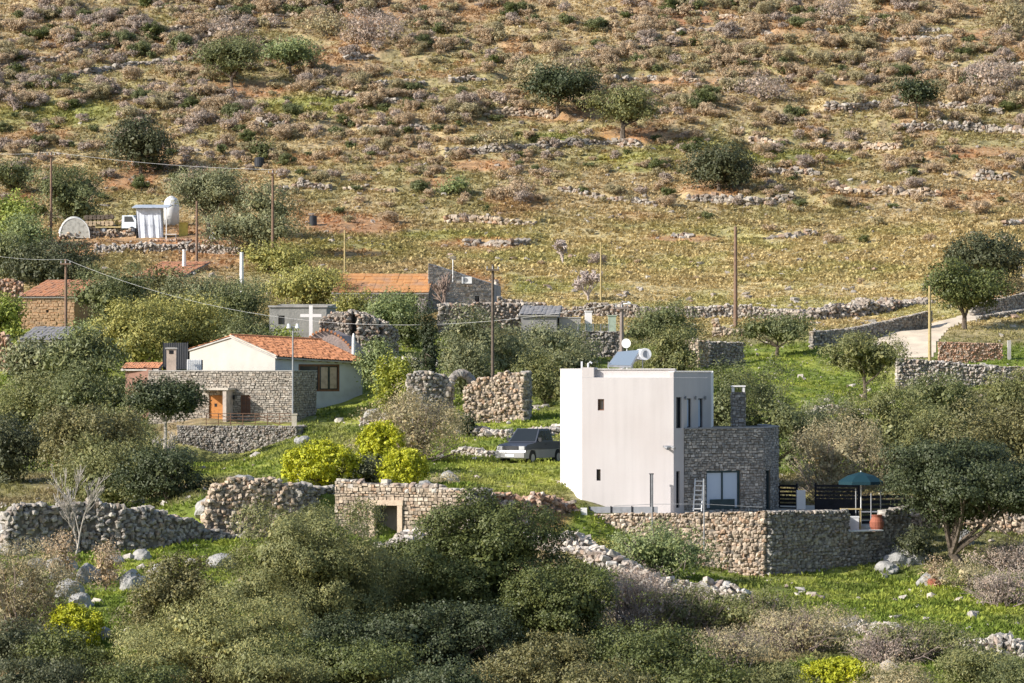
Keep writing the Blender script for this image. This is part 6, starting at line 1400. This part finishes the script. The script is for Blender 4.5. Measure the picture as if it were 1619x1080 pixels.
BOUL = simple('weathered_limestone', (.33,.32,.305), .95, .25, 3, bump=1., bscale=9, stain=(.20,.20,.19))
BL = [(20,848,60,34),(60,868,44,30),(8,872,30,24),(150,858,36,24),(96,905,36,24),(140,918,30,22),(212,868,30,14),(108,945,42,30),(128,960,30,20),(168,918,26,16),(212,935,38,30),(235,930,22,18),
      (180,890,24,12),(255,905,26,12),(350,896,40,20),(90,915,26,16),(225,885,22,14),(60,900,24,14),(40,930,20,12),(165,1010,20,16),(385,765,26,14),(350,815,60,26),(395,822,30,16),(370,800,40,18),
      (1440,888,44,28),(1420,895,36,18),(1520,862,34,24),(1470,925,30,18),(1400,903,30,14),(710,762,26,16),(672,772,20,12),(1270,1000,20,12),(545,1058,44,26),(600,1030,26,16),(700,995,30,16),(745,668,22,10),(590,660,26,12),(480,700,22,10),(640,738,24,14)]
for k, (px, py, w, h) in enumerate(BL):
    boulder(px, py, w, h, 'weathered pale grey limestone boulder half sunk in green grass')

# --- terrace walls of the hillside
def terrace_walls():
    side = lambda px: 'left' if px < 540 else ('middle' if px < 1080 else 'right')
    cnt = {}
    for k, (P, Q, h) in enumerate(TPATH):
        rng = np.random.default_rng(900+k); sub = 14.0; ps = np.arange(P[0]+6, P[-1]-6, sub); run = []
        runs = []
        for px in ps:
            g = vn(px*.021+k*7.7, k*3.3, 12)
            if g > .30: run.append(px)
            else:
                if len(run) > 2: runs.append(run)
                run = []
        if len(run) > 2: runs.append(run)
        mb = None; VV = []; FF = []; n0 = 0
        for r in runs:
            path = []
            for px in r:
                D = float(np.interp(px, P, Q))-.35; zb = gz(px, D)-.1; path.append((XY(px, D)[0], D, zb, zb+h*(.55+.75*vn(px*.05, k*1.1, 3))+.1))
            V, Fc, core = wall_stones(path, rng, .34, .75, .45, .22, jit=.22, seed=k)
            VV.append(V); FF.append(Fc+n0); n0 += len(V)
        if not VV: continue
        V = np.concatenate(VV); Fc = np.concatenate(FF); o = np.array((V[:, 0].mean(), V[:, 1].mean(), V[:, 2].min())); me = new_mesh('terrace_wall', V-o, Fc, [S_HIL if k % 3 else S_TER])
        tag(link('terrace_wall', me, None, tuple(o)), 'low crumbling dry stone terrace wall across the dry hillside', 'wall', 'dry stone terrace walls on the hillside')
terrace_walls()

# --- hillside shrubs
def shrubs():
    rng = np.random.default_rng(77); protos = {}
    kinds = ['brown', 'mauve', 'scrub', 'oak', 'olive']
    for kd in kinds:
        col, wr, opt = KIND[kd]; L_ = []
        for v in range(4):
            o2 = dict(opt); o2['nl'] = 9; o2['dome'] = True; o2['rag'] = .12; o2['sub'] = 5; o2['spread'] = .8; o2['up'] = .4; me, _ = crown_mesh('shrub_'+kd, np.random.default_rng(v*10+len(kd)), 1.0, 1.1, 0.0, 4200, .088, leafmat(col), .45, **o2); L_.append(me)
        protos[kd] = L_
    # candidate positions by image-density
    N0 = 9000; px = rng.uniform(-60, 1680, N0); py = rng.uniform(2, 520, N0); out = []
    cols = {}
    for a, b in zip(px, py):
        n = float(fbm(a*.012, b*.03, 61, 3)); up = 1-min(max((b-150)/260, 0), 1)
        dens = .07+1.0*up*(.12+1.25*float(sst(.40, .58, np.float64(n))))
        if a < 560: dens += .5*(1 if b < 230 else 0)*float(sst(.30, .45, np.float64(n)))
        if b > 330 and a > 500: dens = .045
        if b > 380 and a < 500: continue
        if 470 < a < 740 and 360 < b < 430: continue
        if 90 < a < 520 and 325 < b < 400: continue
        if b > 470: continue
        if rng.random() > dens*.52: continue
        D = gp(a, b)
        if D > 520: continue
        x = XY(a, D)[0]
        if any((x-v[0])**2+(D-v[1])**2 < v[2]**2 for v in VEG): continue
        w = rng.uniform(13, 27)*(1.0+.5*(rng.random() < .2))*(1.1 if b < 200 else .95); r = w/2/F*D
        mixn = float(vn(a*.008, b*.02, 71)); left = max(0, 1-a/600)
        p = np.array([.42+.5*mixn*(1-left), .20+.45*left, .30, .05+.10*(1-up), .07+.1*left]); p /= p.sum(); kd = kinds[rng.choice(5, p=p)]
        out.append((a, b, D, x, r, kd, int(rng.integers(4)), rng.uniform(0, 6.28), rng.uniform(.85, 1.3)))
    out.sort(key=lambda t: -t[4]/t[2])
    LAB = {'brown': 'brown thorny cushion shrub on the terraced hillside', 'mauve': 'mauve grey leafless cushion shrub on the terraced hillside', 'scrub': 'grey tan cushion shrub on the terraced hillside', 'oak': 'green rounded shrub on the terraced hillside', 'olive': 'grey green rounded shrub on the terraced hillside'}
    for a, b, D, x, r, kd, v, rot, hz in out[:300]:
        o = bpy.data.objects.new('hill_shrub', protos[kd][v]); C.objects.link(o); o.location = (x, D, gz(a, D)-.08); o.scale = (r, r, r*hz); o.rotation_euler = (0, 0, rot); tag(o, LAB[kd], 'shrub', kd+' shrubs on the hillside' if kd == 'brown' else {'mauve': 'mauve', 'scrub': 'tan', 'olive': 'grey green', 'oak': 'green'}[kd]+' shrubs on the hillside')
    rest = out[300:]
    for kd in kinds:
        VV = []
        lib = []
        for v in range(4):
            me = protos[kd][v]; c = np.empty(len(me.vertices)*3, np.float32); me.vertices.foreach_get('co', c); c = c.reshape(-1, 4, 3)
            sel = np.random.default_rng(v).permutation(len(c))[:800]; q = c[sel]; m = q.mean(1, keepdims=True); lib.append(m+(q-m)*2.0)
        for a, b, D, x, r, k2, v, rot, hz in rest:
            if k2 != kd: continue
            q = lib[v]*np.array((r, r, r*hz)); cs, sn = math.cos(rot), math.sin(rot); X = q[..., 0]*cs-q[..., 1]*sn+x; Y = q[..., 0]*sn+q[..., 1]*cs+D; Z = q[..., 2]+gz(a, D)-.05; VV.append(np.stack([X, Y, Z], -1).reshape(-1, 3))
        if VV:
            V = np.concatenate(VV); tag(link('scrub', new_mesh('scrub', V, np.arange(len(V)).reshape(-1, 4), leafmat(KIND[kd][0]))), kind='stuff', label='low scrub scattered over the upper hillside', cat='scrub')
    print('SHRUBS', len(out))
shrubs()

# --- ground cover
def cover():
    rng = np.random.default_rng(99); mat = attrmat('herb_leaves')
    def keep(px, D):
        wd = np.interp(px, [929, 1209, 1340, 1432], [177.2, 173.2, 176.4, 180.2]); k = ~((px > 900) & (px < 1240) & (D > 179.5) & (D < 195)) & ~((px > 927) & (px < 1435) & (D > wd+.1) & (D < 193)) & ~((px > 284) & (px < 477) & (D > 232.6) & (D < 240)) & ~((px > 240) & (px < 500) & (D > 239) & (D < 250)) & ~((px > 305) & (px < 575) & (D > 247) & (D < 262))
        k &= ~((px > 525) & (px < 680) & (D > 299) & (D < 308)) & ~((px > 675) & (px < 785) & (D > 302) & (D < 312)) & ~((px > 30) & (px < 125) & (D > 295) & (D < 302)) & ~((px > 30) & (px < 155) & (D > 279) & (D < 285)) & ~((px > 210) & (px < 300) & (D > 324) & (D < 332))
        k &= ~((px > 175) & (px < 300) & (D > 354) & (D < 363))
        return k
    def make(name, n, dlo, dhi, nb, size, lean, pow_=1.0, wid=.3, lush=None):
        px = rng.uniform(-120, 1740, n); u = rng.random(n); D = dlo*(dhi/dlo)**u if pow_ else dlo+(dhi-dlo)*u
        z = zfun(px, D); py = HY-F*z/D; x = (px-CX)/F*D; ok = keep(px, D) & ~inpoly(px, py, ROADP)
        dens = fbm(x*.35, D*.35, 81, 3); ok &= (dens > .33) | (rng.random(n) < .35)
        red = np.zeros(n)
        for e in REDS: red = np.maximum(red, ell(px, py, *e))
        ok &= rng.random(n) > red*.85
        px, D, z, py, x = [q[ok] for q in (px, D, z, py, x)]; n = len(px)
        col = gcol(px, py, x, D)*rng.uniform(.72, 1.25, (n, 1))*(np.array((1.04, 1.0, .92)) if dlo > 200 else np.array((1, 1.03, .9))); sz = size*rng.uniform(.55, 1.5, n)*(.6+.9*fbm(x*.5, D*.5, 91, 2))*(1+.5*(D > 330))
        a = rng.uniform(0, 6.28, (n, nb)); e = rng.uniform(lean[0], lean[1], (n, nb)); Lg = sz[:, None]*rng.uniform(.7, 1.3, (n, nb))
        d = np.stack([np.cos(a)*np.cos(e), np.sin(a)*np.cos(e), np.sin(e)], -1); b0 = np.stack([x, D, z-.03], -1)[:, None]+np.stack([np.cos(a), np.sin(a), a*0], -1)*sz[:, None, None]*.25
        sd = np.stack([-np.sin(a), np.cos(a), a*0], -1)*(Lg*wid/2)[..., None]
        md = b0+d*Lg[..., None]*.55; tp = b0+d*Lg[..., None]-np.array((0, 0, 1))*(Lg*.12)[..., None]
        V = np.stack([b0-sd*.5, md+sd, tp, md-sd], 2).reshape(-1, 3)
        # quad: base, side, tip, side
        colv = np.repeat(col, nb*4, 0)
        me = new_mesh(name, V, np.arange(len(V)).reshape(-1, 4), mat, attr=np.clip(colv, 0, 1)); return link(name, me)
    tag(make('grass', 150000, 124, 282, 5, .19, (.5, 1.4), wid=.34), 'lush green grass and herbs around the houses', 'grass', kind='stuff')
    tag(make('grass', 190000, 282, 505, 4, .22, (.3, 1.2), wid=.55), 'dry yellow green grass on the slope', 'grass', kind='stuff')
    # loose stones on slope and bank
    def stones(name, n, dlo, dhi, s0, s1, mat, lab, ylim):
        px = rng.uniform(-60, 1680, n); D = dlo*(dhi/dlo)**rng.random(n); z = zfun(px, D); py = HY-F*z/D; x = (px-CX)/F*D; d = fbm(x*.12, D*.12, 95, 3)
        ok = keep(px, D) & ((d > .52) | (rng.random(n) < .3)) & (py > ylim[0]) & (py < ylim[1]) & ~inpoly(px, py, ROADP); px, D, z, x = [q[ok] for q in (px, D, z, x)]; n = len(px)
        s = s0+(s1-s0)*rng.random(n)**3; S = s[:, None]*rng.uniform(.7, 1.3, (n, 3))*np.array((1.2, 1, .7))
        V, Fc = stones_arr(np.stack([x, D, z+s*.1], -1), S, rng.uniform(0, 6, n), rng.normal(0, .3, (n, 2)), rng, .24)
        tag(link(name, new_mesh(name, V, Fc, mat)), lab, 'stones', kind='stuff')
    stones('loose_stones', 4500, 285, 505, .12, .55, S_HIL, 'loose stones strewn over the dry slope', (0, 520))
    stones('loose_stones', 2600, 130, 282, .10, .5, S_PAL, 'loose pale stones lying in the grass', (400, 1090))
cover()
# ------------------------------------------------------------------ camera, sun, sky
cam = bpy.data.cameras.new('camera'); co = bpy.data.objects.new('camera', cam); C.objects.link(co)
cam.sensor_width = 36; cam.lens = 36*F/1619; cam.clip_start = 1; cam.clip_end = 3000
co.location = (0, 0, 0); co.rotation_euler = (math.radians(90)+math.atan((HY-540)/F), 0, 0)
bpy.context.scene.camera = co
az, el = math.radians(24), math.radians(29.5)
s = Vector((-math.cos(el)*math.cos(az), -math.cos(el)*math.sin(az), math.sin(el)))
sl = bpy.data.lights.new('sun', 'SUN'); sl.energy = 4.8; sl.angle = math.radians(.5); sl.color = (1, .945, .86)
so = bpy.data.objects.new('sun', sl); C.objects.link(so); so.rotation_euler = s.to_track_quat('Z', 'Y').to_euler()
w = bpy.data.worlds.new('World'); bpy.context.scene.world = w; w.use_nodes = True; nt = w.node_tree; nt.nodes.clear()
out = nt.nodes.new('ShaderNodeOutputWorld'); bg = nt.nodes.new('ShaderNodeBackground'); sk = nt.nodes.new('ShaderNodeTexSky')
sk.sky_type = 'NISHITA'; sk.sun_disc = False; sk.sun_elevation = el; sk.sun_rotation = math.atan2(s.x, s.y) % (2*math.pi)
sk.air_density = 1.0; sk.dust_density = 1.0
nt.links.new(sk.outputs[0], bg.inputs[0]); bg.inputs[1].default_value = .12; nt.links.new(bg.outputs[0], out.inputs[0])
sc = bpy.context.scene; sc.view_settings.view_transform = 'Standard'; sc.view_settings.look = 'None'; sc.view_settings.exposure = .52; sc.view_settings.gamma = 1
